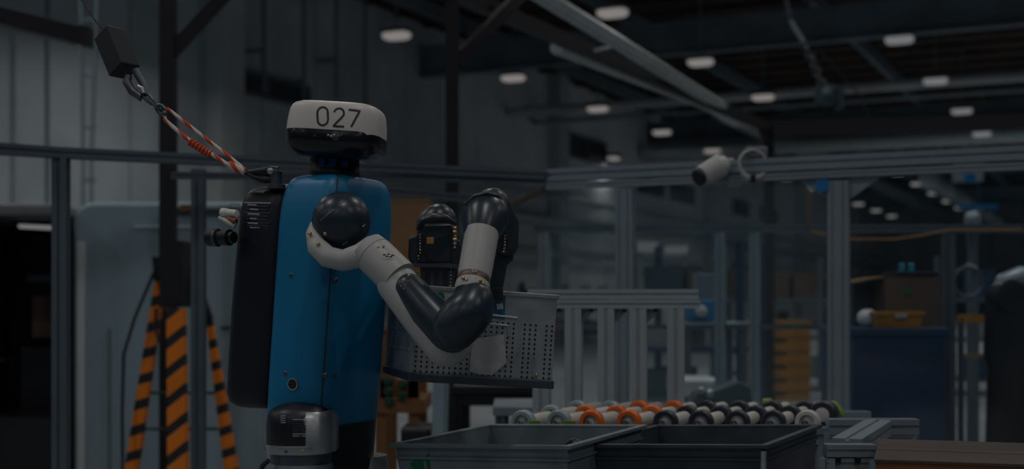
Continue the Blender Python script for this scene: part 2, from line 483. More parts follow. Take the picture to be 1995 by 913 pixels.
# lamp fixed to the left wall, shining down the wall
wz, wy = 7.35, 50.3
wt = thing('wall_lamp', 'single glowing lamp mounted on the left wall under the ceiling lamps', 'lamp', H(WX + 0.45, wy, wz))
MB().hbox(WX + 0.30, WX + 0.75, wy - 0.3, wy + 0.3, wz, wz + 0.16).build('housing', 'machine_grey', wt, smooth=0, bevel=0.02)
MB().hbox(WX + 0.34, WX + 0.71, wy - 0.26, wy + 0.26, wz - 0.10, wz).build('diffuser', 'lamp_glow', wt, smooth=0, bevel=0.02)
MB().hbox(WX + 0.02, WX + 0.34, wy - 0.05, wy + 0.05, wz + 0.04, wz + 0.10).build('bracket', 'machine_grey', wt, smooth=0)
wlt = bpy.data.lights.new('wall_lamp_light', 'AREA'); wlt.shape = 'RECTANGLE'; wlt.size = 0.3; wlt.size_y = 0.5
wlt.energy = LAMP_WATT * 0.16; wlt.color = (1.0, 0.965, 0.92); wlt.spread = R(148)
wlo = bpy.data.objects.new('wall_lamp_light', wlt); wlo.location = H(WX + 0.52, wy, wz - 0.12); wlo.rotation_euler = (0, 0, -R(25.7)); COL.objects.link(wlo)

# ================================================================== ROBOT
TH = R(25)
FW = Vector((math.cos(TH), -math.sin(TH), 0)); LF = Vector((math.sin(TH), math.cos(TH), 0)); UP = Vector((0, 0, 1))
rb = thing('humanoid_robot', 'blue humanoid robot with dark backpack and white 027 head holding a metal tote', 'robot', (-0.45, 3.15, 0))
def axis_pt(z):            # torso axis, leaning forward
    t = (z - 0.957) / (1.555 - 0.957)
    a, b = P(629.5, 822, 3.15), P(662, 345, 3.15)
    return Vector((a.x + (b.x - a.x) * t, 3.15, z))
TA, TB = 0.088, 0.150      # half depth, half width
def torso_ring(z, sa=1.0, sb=1.0, p=5.0):
    return se_ring(axis_pt(z), TA * sa, TB * sb, p, 0, 64, FW, LF)
prof = [(0.957, 0.97, 0.97), (0.963, 0.985, 0.985), (1.05, 1, 1), (1.2, 1.005, 1.0), (1.35, 1.01, 1.0), (1.44, 1.01, 1.0), (1.48, 0.995, 0.985), (1.51, 0.965, 0.955), (1.53, 0.925, 0.91), (1.544, 0.86, 0.85), (1.552, 0.78, 0.78), (1.556, 0.66, 0.68)]
torso = MB().loft([torso_ring(z, a, b) for z, a, b in prof]).build('torso', 'robot_blue', rb, smooth=50)
# panel seam down the near front corner
seam = []
for z, a, b in prof[1:-1]:
    rgn = torso_ring(z, a, b)
    k = max(range(64), key=lambda i: (rgn[i] - axis_pt(z)).dot(FW) / TA - (rgn[i] - axis_pt(z)).dot(LF) / TB)
    seam.append(rgn[k] + (rgn[k] - axis_pt(z)).normalized() * 0.0004)
MB().tube(seam, 0.0019, 6).build('panel_seam', 'dark_print', torso)
def on_torso_side(px, py):   # point on the robot's right side face seen at px, py
    for it in range(6):
        d = 3.0 if it == 0 else q.y
        q = P(px, py, d)
        a = axis_pt(q.z); n = -LF
        k = (q - (a + n * TB)).dot(n)
        dirv = (q - Vector((0, 0, CAM_Z))).normalized()
        q = q - dirv * (k / dirv.dot(n))
    return q
def on_torso_front(px, py):
    q = P(px, py, 3.0)
    dirv = (q - Vector((0, 0, CAM_Z))).normalized()
    for it in range(6):
        a = axis_pt(q.z)
        k = (q - (a + FW * TA)).dot(FW)
        q = q - dirv * (k / dirv.dot(FW))
    return q
for px, py, front in ((556, 727, 0), (633, 731, 0), (653, 732, 1), (567, 536, 0), (655, 545, 1)):
    q = on_torso_front(px, py) if front else on_torso_side(px, py)
    n = FW if front else -LF
    MB().lathe(q - n * 0.004, n, [(0, 0.0062), (0.0045, 0.0062), (0.006, 0.0045), (0.0061, 0.002), (0.005, 0.0018)], 14).build('screw', 'dark_steel', torso)
q = on_torso_side(571, 748); n = -LF
pr_ = MB().lathe(q - n * 0.003, n, [(0, 0.0155), (0.006, 0.0155), (0.0065, 0.012), (0.002, 0.0115)], 8).build('charge_port', 'steel', torso)
MB().lathe(q - n * 0.003, n, [(0, 0.0115), (0.0055, 0.0115)], 14).build('port_insert', 'machine_black', torso)
for dx, dz in ((-0.004, 0.003), (0.004, 0.003), (0, -0.004)):
    c = q + FW * dx + UP * dz + n * 0.002
    MB().lathe(c, n, [(0, 0.0016), (0.0025, 0.0012)], 8).build('pin', 'brass', torso)
# neck
nk = axis_pt(1.55)
neck_c = P(650, 345, 3.13)
MB().lathe(Vector((neck_c.x, 3.13, 1.50)), (0.03, 0, 1), [(0, 0.061), (0.055, 0.061), (0.06, 0.0625), (0.07, 0.0625), (0.075, 0.060), (0.16, 0.0605)], 32).build('neck', 'robot_black', rb)
for a in (-112, -88, -60):
    c = Vector((neck_c.x + 0.003, 3.13, 1.575)) + Vector((math.cos(R(a)), math.sin(R(a)), 0)) * 0.0615
    MB().beam(c, c + Vector((0.0015, 0, 0.055)), 0.016, 0.004, up=(math.cos(R(a)), math.sin(R(a)), 0)).build('neck_strip', 'deep_blue', rb, smooth=0)
# head: rolled forward with the torso, turned towards the camera
ROLL = R(4.3)
HX = Vector((math.cos(ROLL), 0, -math.sin(ROLL))); HZ = Vector((math.sin(ROLL), 0, math.cos(ROLL))); HY = Vector((0, 1, 0))
yaw = Matrix.Rotation(R(-7), 3, HZ); HX, HY = yaw @ HX, yaw @ HY
HC = P(657, 262, 3.09)              # centre of the cap / visor joint
HW_, HD_, HP_ = 0.1135, 0.088, 4.2
def head_pt(x, y, z): return HC + HX * x + HY * y + HZ * z
def cap_bottom(x, y):
    u = max((x / HW_ - 0.72) / 0.28, (y / HD_ - 0.1) / 0.6, 0)
    return -0.022 * min(1, u) ** 1.2
def head_ring(s, z, sy=None, p=HP_, n=56, bottom=False, ox=0.0):
    out = []
    for q in se_ring((0, 0, 0), HW_ * s, HD_ * (sy or s), p, 0, n):
        out.append(head_pt(q.x + ox, q.y, z + (cap_bottom(q.x, q.y) if bottom else 0)))
    return out
CAPP = [(0.0, 1.0), (0.02, 0.992), (0.040, 0.972), (0.052, 0.950), (0.060, 0.915), (0.0655, 0.86), (0.0695, 0.76), (0.072, 0.6), (0.0735, 0.3)]
def cap_s(z):
    for (z0, s0), (z1, s1) in zip(CAPP, CAPP[1:]):
        if z0 <= z <= z1: return s0 + (s1 - s0) * (z - z0) / (z1 - z0)
    return 1.0
cap = MB().loft([head_ring(1.0, 0.0, bottom=True)] + [head_ring(s, z) for z, s in CAPP[1:]]).build('head_cap', 'white_plastic', rb, smooth=50)
vis = MB().loft([head_ring(0.62, -0.062), head_ring(0.74, -0.059), head_ring(0.90, -0.047), head_ring(0.998, -0.034, ox=0.002), head_ring(1.006, -0.018, ox=0.001), head_ring(0.998, -0.004), head_ring(0.97, 0.006)]).build('head_visor', 'visor_black', rb, smooth=50)
def face_y(x, z, s):
    return -HD_ * s * (max(0, 1 - (abs(x) / (HW_ * s)) ** HP_)) ** (1 / HP_)
# number 027 across the cap
def hz_from_px(px, py):     # plane point of the face under a pixel
    q = P(px, py, 3.005) - HC
    return q.dot(HX), q.dot(HZ)
def arc(cx, cy, rx, ry, a0, a1, n=10):
    return [(cx + rx * math.cos(R(a0 + (a1 - a0) * k / n)), cy - ry * math.sin(R(a0 + (a1 - a0) * k / n))) for k in range(n + 1)]
zero = arc(628, 219, 10.5, 11, 180, 0) + arc(629, 233, 10.5, 11, 0, -180) 
zero += [zero[0]]
two = arc(661, 221, 10, 10, 165, -30) + [(664, 232), (650, 246), (672, 247.5)]
seven = [(680, 214), (702, 216.5), (686, 248)]
for g in (zero, two, seven):
    pts = []
    dense = []
    for a, b in zip(g, g[1:]):
        m_ = max(1, int(math.hypot(b[0] - a[0], b[1] - a[1]) / 3))
        dense += [(a[0] + (b[0] - a[0]) * k / m_, a[1] + (b[1] - a[1]) * k / m_) for k in range(m_)]
    dense.append(g[-1])
    L_, Rr = [], []
    w = 0.00235
    for i, (px, py) in enumerate(dense):
        x, z = hz_from_px(px, py)
        x0, z0 = hz_from_px(*dense[max(i - 1, 0)]); x1, z1 = hz_from_px(*dense[min(i + 1, len(dense) - 1)])
        tx, tz = x1 - x0, z1 - z0; l_ = math.hypot(tx, tz) or 1; tx, tz = tx / l_, tz / l_
        for out, sg in ((L_, 1), (Rr, -1)):
            xx, zz = x - tz * w * sg, z + tx * w * sg
            out.append(head_pt(xx, face_y(xx, zz, cap_s(zz)) - 0.0007, zz))
    mb = MB(); A = mb.verts(L_); B = mb.verts(Rr)
    for i in range(len(A) - 1): mb.face([A[i], A[i + 1], B[i + 1], B[i]])
    mb.build('digit', 'dark_print', cap, smooth=0)
for px, w, h, m_ in ((655, 0.022, 0.011, 'dark_steel'), (613, 0.006, 0.006, 'navy_shell'), (700, 0.006, 0.006, 'navy_shell')):
    x, z = hz_from_px(px, 265)
    c = head_pt(x, face_y(x, 0, 1.006) + 0.0005, z)
    e = MB().lathe(c + HY * 0.002, -HY, [(0, w / 2), (0.003, w / 2), (0.0035, w / 2.6)], 14).build('camera_window' if w > 0.01 else 'sensor_dot', m_, vis)
for k, px in enumerate((641, 647, 653, 660, 667)):
    x, z = hz_from_px(px, 264 + (k % 2) * 2)
    c = head_pt(x, face_y(x, 0, 1.006) - 0.003, z)
    MB().lathe(c + HY * 0.002, -HY, [(0, 0.003), (0.003, 0.003), (0.004, 0.0015)], 10).build('camera_lens', ('brass', 'steel', 'steel', 'rust_red', 'dark_steel')[k], vis)

# backpack
def bp_ring(z, f0, f1, hw, p=5.5):
    a = axis_pt(z); c = a + FW * ((f0 + f1) / 2)
    return se_ring(c, (f1 - f0) / 2, hw, p, 0, 48, FW, LF)
bpp = [(0.995, -0.165, -0.078, 0.105), (1.000, -0.188, -0.070, 0.125), (1.012, -0.204, -0.068, 0.136), (1.035, -0.211, -0.068, 0.140), (1.12, -0.2135, -0.068, 0.140), (1.24, -0.2145, -0.068, 0.140), (1.34, -0.213, -0.068, 0.139), (1.42, -0.211, -0.068, 0.138), (1.48, -0.209, -0.068, 0.135), (1.505, -0.206, -0.068, 0.130), (1.522, -0.198, -0.070, 0.121), (1.532, -0.182, -0.076, 0.106)]
pack = MB().loft([bp_ring(*q_) for q_ in bpp]).build('backpack', 'robot_black', rb, smooth=50)
def on_pack(px, py):
    q = P(px, py, 3.0); dirv = (q - Vector((0, 0, CAM_Z))).normalized()
    for it in range(6):
        k = (q - (axis_pt(q.z) - LF * 0.1365)).dot(-LF)
        q = q - dirv * (k / dirv.dot(-LF))
    return q
for k in range(9):
    py = 394 + k * 6.4
    a_, b_ = on_pack(481 if k % 3 else 476, py), on_pack(528 - (k % 3) * 4, py + 1.5)
    MB().beam(a_, b_, 0.0032, 0.0016, up=LF).build('vent_slat', 'pale_print' if k in (0, 8) else 'dark_steel', pack, smooth=0)
for k in range(6):
    a_ = on_pack(483 + (k % 2) * 4, 398 + k * 9); b_ = on_pack(500 + (k % 3) * 3, 399 + k * 9)
    MB().beam(a_, b_, 0.0035, 0.002, up=LF).build('vent_mark', 'pale_print', pack, smooth=0)
# lid of the backpack with tether bracket
a0 = axis_pt(1.53)
MB().loft([se_ring(a0 - FW * 0.117, 0.040, 0.085, 4, z, 32, FW, LF) for z in (-0.012, 0.004)] + [se_ring(a0 - FW * 0.117, 0.034, 0.078, 4, 0.009, 32, FW, LF)]).build('pack_lid', 'dark_steel', rb)
tb = P(538, 356, 3.08)
MB().lathe(tb - UP * 0.015, UP, [(0, 0.022), (0.010, 0.022), (0.012, 0.0145), (0.042, 0.0145), (0.046, 0.010)], 20).build('tether_post', 'dark_steel', rb)
cl = MB().tube([P(541, 335, 3.08), P(527, 333, 3.08), P(505, 334, 3.085), P(478, 337, 3.09)], [0.013, 0.013, 0.009, 0.0065], 14, squash=0.7).build('tether_clamp', 'robot_black', rb)
MB().tube([P(540, 348, 3.08), P(515, 351, 3.08), P(492, 344, 3.085), P(481, 337, 3.09)], [0.008, 0.0075, 0.006, 0.005], 12).build('tether_clamp', 'robot_black', rb)
MB().lathe(P(527, 333, 3.062), (0, -1, 0), [(0, 0.0075), (0.004, 0.0075), (0.006, 0.004)], 14).build('clamp_bolt', 'steel', rb)
# plugs on the back
MB().lathe(P(456, 462, 3.07), P(388, 463, 3.12) - P(456, 462, 3.07), [(0, 0.014), (0.012, 0.014), (0.013, 0.020), (0.030, 0.020), (0.031, 0.017), (0.048, 0.017), (0.049, 0.022), (0.076, 0.021), (0.078, 0.016)], 22).build('rear_plug', 'robot_black', rb)
MB().lathe(P(425, 462, 3.088), P(388, 463, 3.12) - P(456, 462, 3.07), [(0, 0.0205), (0.006, 0.0205)], 22).build('plug_ring', 'dark_steel', rb)
MB().lathe(P(462, 416, 3.07), P(424, 413, 3.10) - P(462, 416, 3.07), [(0, 0.009), (0.030, 0.0095), (0.031, 0.011), (0.047, 0.011), (0.048, 0.008)], 16).build('white_plug', 'white_plastic', rb)
MB().tube([P(458, 440, 3.07), P(446, 434, 3.07), P(434, 427, 3.085), P(427, 424, 3.09)], [0.009, 0.0075, 0.006, 0.005], 12).build('white_plug', 'arm_white', rb)
MB().tube([P(460, 432, 3.065), P(450, 428, 3.07), P(444, 424, 3.08)], [0.008, 0.007, 0.006], 10).build('plug_wire', 'rust_red', rb)
MB().tube([P(466, 398, 3.07), P(452, 397, 3.08), P(444, 403, 3.09), P(441, 411, 3.09)], 0.0016, 6).build('plug_wire', 'steel', rb)

# hips
hc = P(585, 828, 2.985)
ZP = [(-0.047, 0.074), (-0.044, 0.077), (0.0, 0.077), (0.020, 0.075), (0.034, 0.067), (0.044, 0.053), (0.050, 0.034), (0.053, 0.012)]
ZB = hc.z
hip = MB().loft([se_ring((hc.x - 0.004, hc.y + 0.02, ZB), r_, r_ * 0.95, 2.3, z_, 40) for z_, r_ in ZP]).build('hip_motor', 'robot_black', rb, smooth=50)
def hip_label(x0, x1, y, m_):
    pts = []
    for px in (x0, x1):
        q = P(px, y, 2.93)
        dx = q.x - (hc.x - 0.004)
        yy = hc.y + 0.02 - 0.077 * 0.95 * (max(0, 1 - (abs(dx) / 0.077) ** 2.3)) ** (1 / 2.3) - 0.0006
        pts.append(Vector((q.x * yy / 2.93, yy, q.z)))
    MB().beam(pts[0], pts[1], 0.0020, 0.0024, up=(0, 1, 0)).build('hip_print', m_, hip, smooth=0)
for k in range(4): hip_label(547 + (k == 3), 556 + (k % 2), 810 + k * 4.3, 'pale_print')
for k in range(9): hip_label(570, 603 - (k % 2), 817 + k * 4, 'pale_print' if k in (0, 7, 8) else 'dark_steel')
# steel ring round the hip motor, open where the black cover shows
rr = MB().loft([se_ring((hc.x + 0.030, hc.y + 0.034, ZB), 0.052, 0.085, 3, z_, 36) for z_ in (-0.060, 0.018)] + [se_ring((hc.x + 0.030, hc.y + 0.034, ZB), 0.044, 0.075, 3, 0.034, 36)])
rr.build('hip_bracket', 'steel', rb)
MB().loft([se_ring((hc.x - 0.004, hc.y + 0.02, ZB), r_, r_, 2.3, z_, 40) for z_, r_ in ((-0.065, 0.074), (-0.063, 0.077), (-0.047, 0.079), (-0.043, 0.078))]).build('hip_flange', 'steel', rb)
MB().loft([se_ring((hc.x - 0.002, hc.y + 0.02, ZB), r_, r_, 2.2, z_, 40) for z_, r_ in ((-0.088, 0.070), (-0.065, 0.071))]).build('hip_gear', 'dark_steel', rb)
for k in range(6):
    a = R(-160 + k * 28)
    c = Vector((hc.x - 0.004 + math.cos(a) * 0.076, hc.y + 0.02 + math.sin(a) * 0.076, ZB - 0.054))
    MB().lathe(c, (math.cos(a), math.sin(a), 0), [(0, 0.004), (0.004, 0.004), (0.005, 0.002)], 8).build('bolt', 'brass' if k % 2 else 'dark_steel', rb)
# abdomen and legs
MB().loft([se_ring(axis_pt(0.957) + Vector((-0.004, 0, z_ - 0.957)) + FW * 0.012, TA * s_ * 0.92, TB * s_ * 0.93, 5, 0, 40, FW, LF) for z_, s_ in ((0.80, 0.86), (0.83, 0.93), (0.90, 0.97), (0.958, 1.0))]).build('abdomen', 'robot_black', rb, smooth=50)
def leg(side):
    if side < 0: top = Vector((hc.x, hc.y + 0.02, ZB - 0.12))
    else: top = Vector((hc.x, hc.y + 0.02, ZB - 0.12)) + LF * 0.27
    knee = Vector((top.x, top.y, 0.50)) + FW * 0.10
    ank = Vector((top.x, top.y, 0.09)) - FW * 0.04
    MB().tube([top + UP * 0.02, top - UP * 0.03, top.lerp(knee, 0.35), top.lerp(knee, 0.8), knee], [0.062, 0.070, 0.062, 0.048, 0.044], 20).build('thigh', 'steel', rb)
    MB().lathe(knee - LF * 0.055, LF, [(0, 0.045), (0.01, 0.052), (0.10, 0.052), (0.11, 0.045)], 22).build('knee_joint', 'robot_black', rb)
    MB().tube([knee, knee.lerp(ank, 0.3), knee.lerp(ank, 0.75), ank], [0.040, 0.042, 0.030, 0.028], 16).build('shin', 'arm_white', rb)
    MB().lathe(ank - LF * 0.035, LF, [(0, 0.026), (0.07, 0.026)], 16).build('ankle_joint', 'robot_black', rb)
    ft = ank - UP * 0.09
    MB().loft([[ft + FW * x + LF * y + UP * z for x, y in ((-0.09, -0.04), (-0.07, -0.05), (0.13, -0.05), (0.16, -0.03), (0.16, 0.03), (0.13, 0.05), (-0.07, 0.05), (-0.09, 0.04))] for z in (0.0, 0.03)] + [[ft + FW * x * 0.4 + LF * y * 0.7 + UP * 0.085 for x, y in ((-0.09, -0.04), (-0.07, -0.05), (0.13, -0.05), (0.16, -0.03), (0.16, 0.03), (0.13, 0.05), (-0.07, 0.05), (-0.09, 0.04))]]).build('foot', 'robot_black', rb)
leg(-1); leg(1)
MB().tube([P(523, 897, 2.93), P(512, 906, 2.94), P(506, 925, 2.95), P(520, 960, 2.96), P(560, 985, 2.96)], 0.006, 8).build('leg_cable', 'cable_black', rb)
tf = [P(560, 896, 2.93), P(605, 896, 2.93), P(622, 915, 2.93), P(545, 915, 2.93)]
MB().loft([se_ring((hc.x, hc.y + 0.02, ZB), 0.080, 0.080, 3, -0.15, 32), se_ring((hc.x, hc.y + 0.02, ZB), 0.070, 0.073, 2.6, -0.088, 32)]).build('thigh_housing', 'steel', rb)

# near arm
sb = P(665, 430, 2.93)
sh = MB().ball(sb, S(57, 2.93), 40, 24).build('shoulder_ball', 'navy_shell', rb, smooth=60)
MB().lathe(P(665, 430, 3.06), P(665, 430, 2.93) - P(665, 430, 3.06), [(0, 0.062), (0.10, 0.060)], 28).build('shoulder_mount', 'robot_black', rb)
def on_ball(px, py, r):
    q0 = Vector((0, 0, CAM_Z)); d_ = (P(px, py, 1) - q0).normalized(); oc = q0 - sb
    b_ = oc.dot(d_); c_ = oc.dot(oc) - r * r
    return q0 + d_ * (-b_ - math.sqrt(max(0, b_ * b_ - c_)))
for pts in (((624, 430), (637, 418), (651, 407)), ((668, 476), (677, 470)), ((663, 396), (675, 391)), ((706, 442), (712, 436))):
    MB().tube([on_ball(*q_, S(57, 2.93)) for q_ in pts], 0.0012, 6).build('shell_seam', 'steel', sh)
MB().tube([P(612, 436, 2.93), P(611, 454, 2.915), P(618, 480, 2.895), P(638, 500, 2.875), (P(668, 507, 2.868)), P(700, 498, 2.868), P(726, 486, 2.875), P(742, 480, 2.88)],
          [0.010, 0.018, 0.0235, 0.0245, 0.0245, 0.027, 0.032, 0.030], 20).build('shoulder_yoke', 'arm_white', rb, smooth=60)
for px, py, d in ((604, 455, 2.885), (620, 475, 2.865), (634, 455, 2.88)):
    MB().ball(P(px, py, d), 0.0048, 10, 8).build('bolt', 'brass', rb)
a_, b_ = P(716, 484, 2.875), P(786, 552, 2.83)
u = (b_ - a_).normalized()
arm1 = MB().lathe(a_, u, [(-0.004, 0.030), (0.0, 0.041), (0.020, 0.044), (0.021, 0.0425), (0.023, 0.0425), (0.024, 0.0445), (0.108, 0.0445)], 32).build('upper_arm_joint', 'arm_white', rb)
for px, py in ((749, 496), (754, 499), (761, 500), (757, 495), (765, 497)):
    MB().ball(P(px, py, 2.806), 0.0030, 8, 6, (1.3, 0.25, 0.6)).build('arm_print', 'dark_print', arm1)
for px, py in ((721, 490), (729, 483), (737, 478), (747, 476)):
    MB().ball(P(px, py + 3, 2.825), 0.0028, 8, 6).build('bolt', 'brass', arm1)
MB().rtube([P(774, 552, 2.84), P(824, 618, 2.80), P(868, 672, 2.77)], [0.0455, 0.046, 0.047], 28).build('upper_arm_shell', 'arm_white', rb, smooth=60)
MB().rtube([P(798, 562, 2.805), P(835, 606, 2.775), P(876, 652, 2.75)], [0.034, 0.042, 0.044], 28).build('upper_arm_cover', 'navy_shell', rb, smooth=60)
for px, py in ((778, 547), (784, 552), (775, 555), (781, 560), (789, 545)):
    MB().ball(P(px + 6, py + 2, 2.765), 0.0016, 6, 5).build('arm_print', 'pale_print', rb)
el = MB().rtube([P(887, 638, 2.71), P(905, 616, 2.705), P(919, 599, 2.71), P(923, 585, 2.72)], [0.0490, 0.0525, 0.0500, 0.0430], 32).build('elbow_shell', 'navy_shell', rb, smooth=60)
MB().lathe(P(874, 652, 2.671), P(874, 652, 2.66) - P(884, 645, 2.72), [(0, 0.0085), (0.003, 0.0085), (0.0032, 0.0055), (0.001, 0.005)], 18).build('elbow_screw', 'machine_black', el)
MB().lathe(P(900, 690, 2.77), P(850, 640, 2.80) - P(900, 690, 2.77), [(0, 0.03), (0.012, 0.045), (0.06, 0.047)], 26).build('elbow_fork', 'arm_white', rb)
fa, fb = P(920, 560, 2.735), P(939, 452, 2.80)
u = (fb - fa).normalized(); L0 = (fb - fa).length
MB().lathe(fa, u, [(-0.012, 0.036), (0.0, 0.0375), (0.010, 0.0365), (0.016, 0.030)], 30).build('elbow_cuff', 'arm_white', rb)
MB().lathe(fa + u * 0.014, u, [(0, 0.0325), (0.008, 0.0335), (0.012, 0.0325)], 30).build('elbow_band', 'copper_dull', rb)
fo = MB().lathe(fa + u * 0.022, u, [(0, 0.031), (0.004, 0.0355), (0.02, 0.0365), (L0 - 0.022, 0.0375)], 34).build('forearm', 'arm_white', rb)
for px, py in ((902, 541), (909, 545), (936, 546), (941, 552)):
    MB().ball(P(px, py, 2.705), 0.0042, 10, 8).build('bolt', 'brass', rb)
for px in (921, 927): MB().beam(P(px, 523, 2.714), P(px + 1, 530, 2.714), 0.0035, 0.002, up=(0, 1, 0)).build('forearm_print', 'white_plastic', fo, smooth=0)
wr = MB().rtube([P(938, 456, 2.80), P(943, 432, 2.82), P(947, 420, 2.84)], [0.0385, 0.0510, 0.0525], 34).build('wrist_shell', 'navy_shell', rb, smooth=60)
MB().tube([P(906, 398, 2.825), P(924, 382, 2.815), P(948, 376, 2.81), P(970, 382, 2.82), P(986, 398, 2.84)], 0.0045, 8).build('wrist_rim', 'hand_black', wr)
MB().rtube([P(960, 400, 2.89), P(982, 440, 2.93), P(985, 476, 2.935)], [0.040, 0.036, 0.030], 22).build('hand_housing', 'hand_black', rb, smooth=60)
MB().lathe(P(984, 470, 2.94), (1, -0.35, 0), [(-0.01, 0.03), (0.0, 0.034), (0.018, 0.034), (0.023, 0.028)], 24).build('hand_motor', 'hand_black', rb)
for k in range(6):
    MB().ball(P(983.5 - max(0, k - 3) * 1.2, 459 + k * 6.2, 2.897), 0.0027, 8, 6).build('bolt', 'steel', rb)
MB().prism([P(960, 495, 2.93), P(1000, 492, 2.93), P(1000, 505, 2.93), P(988, 516, 2.93), P(978, 570, 2.93), P(954, 572, 2.93), P(955, 516, 2.93)], (0.0, 0.030, 0)).build('gripper_finger', 'hand_black', rb, bevel=0.003)
MB().prism([P(956, 560, 2.925), P(980, 560, 2.925), P(980, 584, 2.925), P(956, 582, 2.925)], (0, 0.016, 0)).build('gripper_pad', 'black_rubber', rb, bevel=0.002)

# far arm (mostly hidden) and far hand
fsh = P(712, 448, 3.31)
MB().ball(fsh, 0.055, 28, 18).build('shoulder_ball', 'navy_shell', rb, smooth=60)
MB().rtube([fsh, P(722, 540, 3.40), P(800, 655, 3.52)], 0.040, 20).build('upper_arm_shell', 'arm_white', rb, smooth=60)
MB().rtube([P(800, 655, 3.52), P(850, 560, 3.46), P(855, 445, 3.38)], [0.046, 0.036, 0.036], 20).build('forearm', 'arm_white', rb, smooth=60)
MB().rtube([P(846, 440, 3.33), P(855, 432, 3.33)], 0.0475, 30).build('wrist_shell', 'navy_shell', rb, smooth=60)
MB().tube([P(815, 446, 3.26), P(824, 431, 3.245), P(845, 424, 3.235), P(868, 425, 3.24), P(886, 434, 3.26)], [0.006, 0.010, 0.011, 0.010, 0.006], 10).build('wrist_rim', 'hand_black', rb)
hb = MB().prism([P(812, 452, 3.27), P(822, 436, 3.27), P(880, 434, 3.27), P(889, 446, 3.27), P(889, 512, 3.27), P(812, 514, 3.27)], (0, 0.08, 0)).build('hand_housing', 'hand_black', rb, bevel=0.006)
MB().prism([P(796, 466, 3.265), P(802, 459, 3.265), P(818, 459, 3.265), P(818, 520, 3.265), P(804, 520, 3.265), P(795, 500, 3.265)], (0, 0.07, 0)).build('hand_lug', 'hand_black', rb, bevel=0.005)
MB().prism([P(880, 470, 3.262), P(896, 465, 3.262), P(902, 500, 3.262), P(893, 518, 3.262), P(878, 515, 3.262)], (0, 0.06, 0)).build('hand_lug', 'hand_black', rb, bevel=0.004)
MB().prism([P(831, 462, 3.268), P(845, 462, 3.268), P(845, 475, 3.268), P(831, 475, 3.268)], (0, 0.01, 0)).build('hand_indicator', 'amber', hb, bevel=0.002)
MB().prism([P(831, 495, 3.268), P(843, 495, 3.268), P(843, 507, 3.268), P(831, 507, 3.268)], (0, 0.01, 0)).build('hand_indicator', 'dark_print', hb, bevel=0.002)
for k in range(9): MB().ball(P(818.5 - (k > 6) * 3, 457 + k * 6, 3.262), 0.0036 if k % 2 else 0.0028, 8, 6).build('bolt', 'brass' if k % 3 == 1 else 'steel', rb)
for k in range(6): MB().ball(P(886, 445 + k * 7.5, 3.262), (0.006, 0.0068, 0.0045, 0.007, 0.0055, 0.004)[k], 10, 8).build('bolt', 'brass' if k < 4 else 'steel', rb)
MB().beam(P(803, 516, 3.26), P(895, 518, 3.26), 0.02, 0.010).build('paddle_bar', 'dark_steel', rb, smooth=0)
MB().prism([P(818, 516, 3.265), P(886, 516, 3.265), P(882, 574, 3.265), P(822, 574, 3.265)], (0, 0.012, 0)).build('gripper_paddle', 'dark_steel', rb, bevel=0.002)
for k in range(3): MB().prism([P(828 + k * 17, 528, 3.262), P(838 + k * 17, 528, 3.262), P(838 + k * 17, 556, 3.262), P(828 + k * 17, 556, 3.262)], (0, 0.004, 0)).build('paddle_plate', 'hand_black', rb, smooth=0)
for k in range(7): MB().ball(P(879 - k * 0.4, 522 + k * 7, 3.258), 0.0028, 8, 6).build('bolt', 'steel', rb)
MB().beam(P(826, 560, 3.258), P(882, 563, 3.258), 0.012, 0.005).build('paddle_bar', 'steel', rb, smooth=0)

# ================================================================== HELD TOTE
def unit(x, y, z): return Vector((x, y, z)).normalized()
PSI = R(15); RL = R(3.9)
E1 = Vector((math.cos(PSI) * math.cos(RL), math.sin(PSI) * math.cos(RL), -math.sin(RL)))
E2 = Vector((-math.sin(PSI), math.cos(PSI), 0)); E3 = E1.cross(E2)
TL, TD, THH = 0.335, 0.36, 0.203
T0 = P(799, 732, 2.90)
ht = thing('metal_tote', 'perforated metal tote held tilted between the robot hands', 'tote', T0)
def tp(x, y, z): return T0 + E1 * x + E2 * y + E3 * z
def tote_walls(tpf, L, D, Hh, m_, root, t=0.006, lip=0.014, names=('end_panel', 'side_panel', 'bottom_panel', 'rim')):
    def bx(x0, x1, y0, y1, z0, z1, nm):
        return MB().hexa([tpf(x, y, z) for z in (z0, z1) for x, y in ((x0, y0), (x1, y0), (x1, y1), (x0, y1))]).build(nm, m_, root, smooth=0, bevel=0.0015)
    A = bx(0, L, 0, t, 0, Hh, 'front_panel'); bx(0, L, D - t, D, 0, Hh, 'back_panel')
    bx(0, t, t, D - t, 0, Hh, 'end_panel'); bx(L - t, L, t, D - t, 0, Hh, 'end_panel')
    bx(t, L - t, t, D - t, 0.004, 0.012, 'bottom_panel')
    mb = MB()
    for x0, x1, y0, y1 in ((-lip, L + lip, -lip, t), (-lip, L + lip, D - t, D + lip), (-lip, t, t, D - t), (L - t, L + lip, t, D - t)):
        mb.hexa([tpf(x, y, z) for z in (Hh - 0.006, Hh + 0.004) for x, y in ((x0, y0), (x1, y0), (x1, y1), (x0, y1))])
    mb.build('rim', m_, root, smooth=0, bevel=0.002)
    return A
fp = tote_walls(tp, TL, TD, THH, 'tote_steel', ht, lip=0.004)
def tface(px, py):         # pixel -> coordinates on the near face
    o_ = Vector((0, 0, CAM_Z)); d_ = (P(px, py, 1) - o_)
    k = (T0 - o_).dot(E2) / d_.dot(E2); q = o_ + d_ * k - T0
    return q.dot(E1), q.dot(E3)
def decal(pix, m_, nm, par, th=0.001, off=0.0):
    pts = [tp(x, -0.0002 - off, z) for x, z in (tface(*p_) for p_ in pix)]
    return MB().prism(pts, E2 * -th).build(nm, m_, par, smooth=0)
hole = MB()
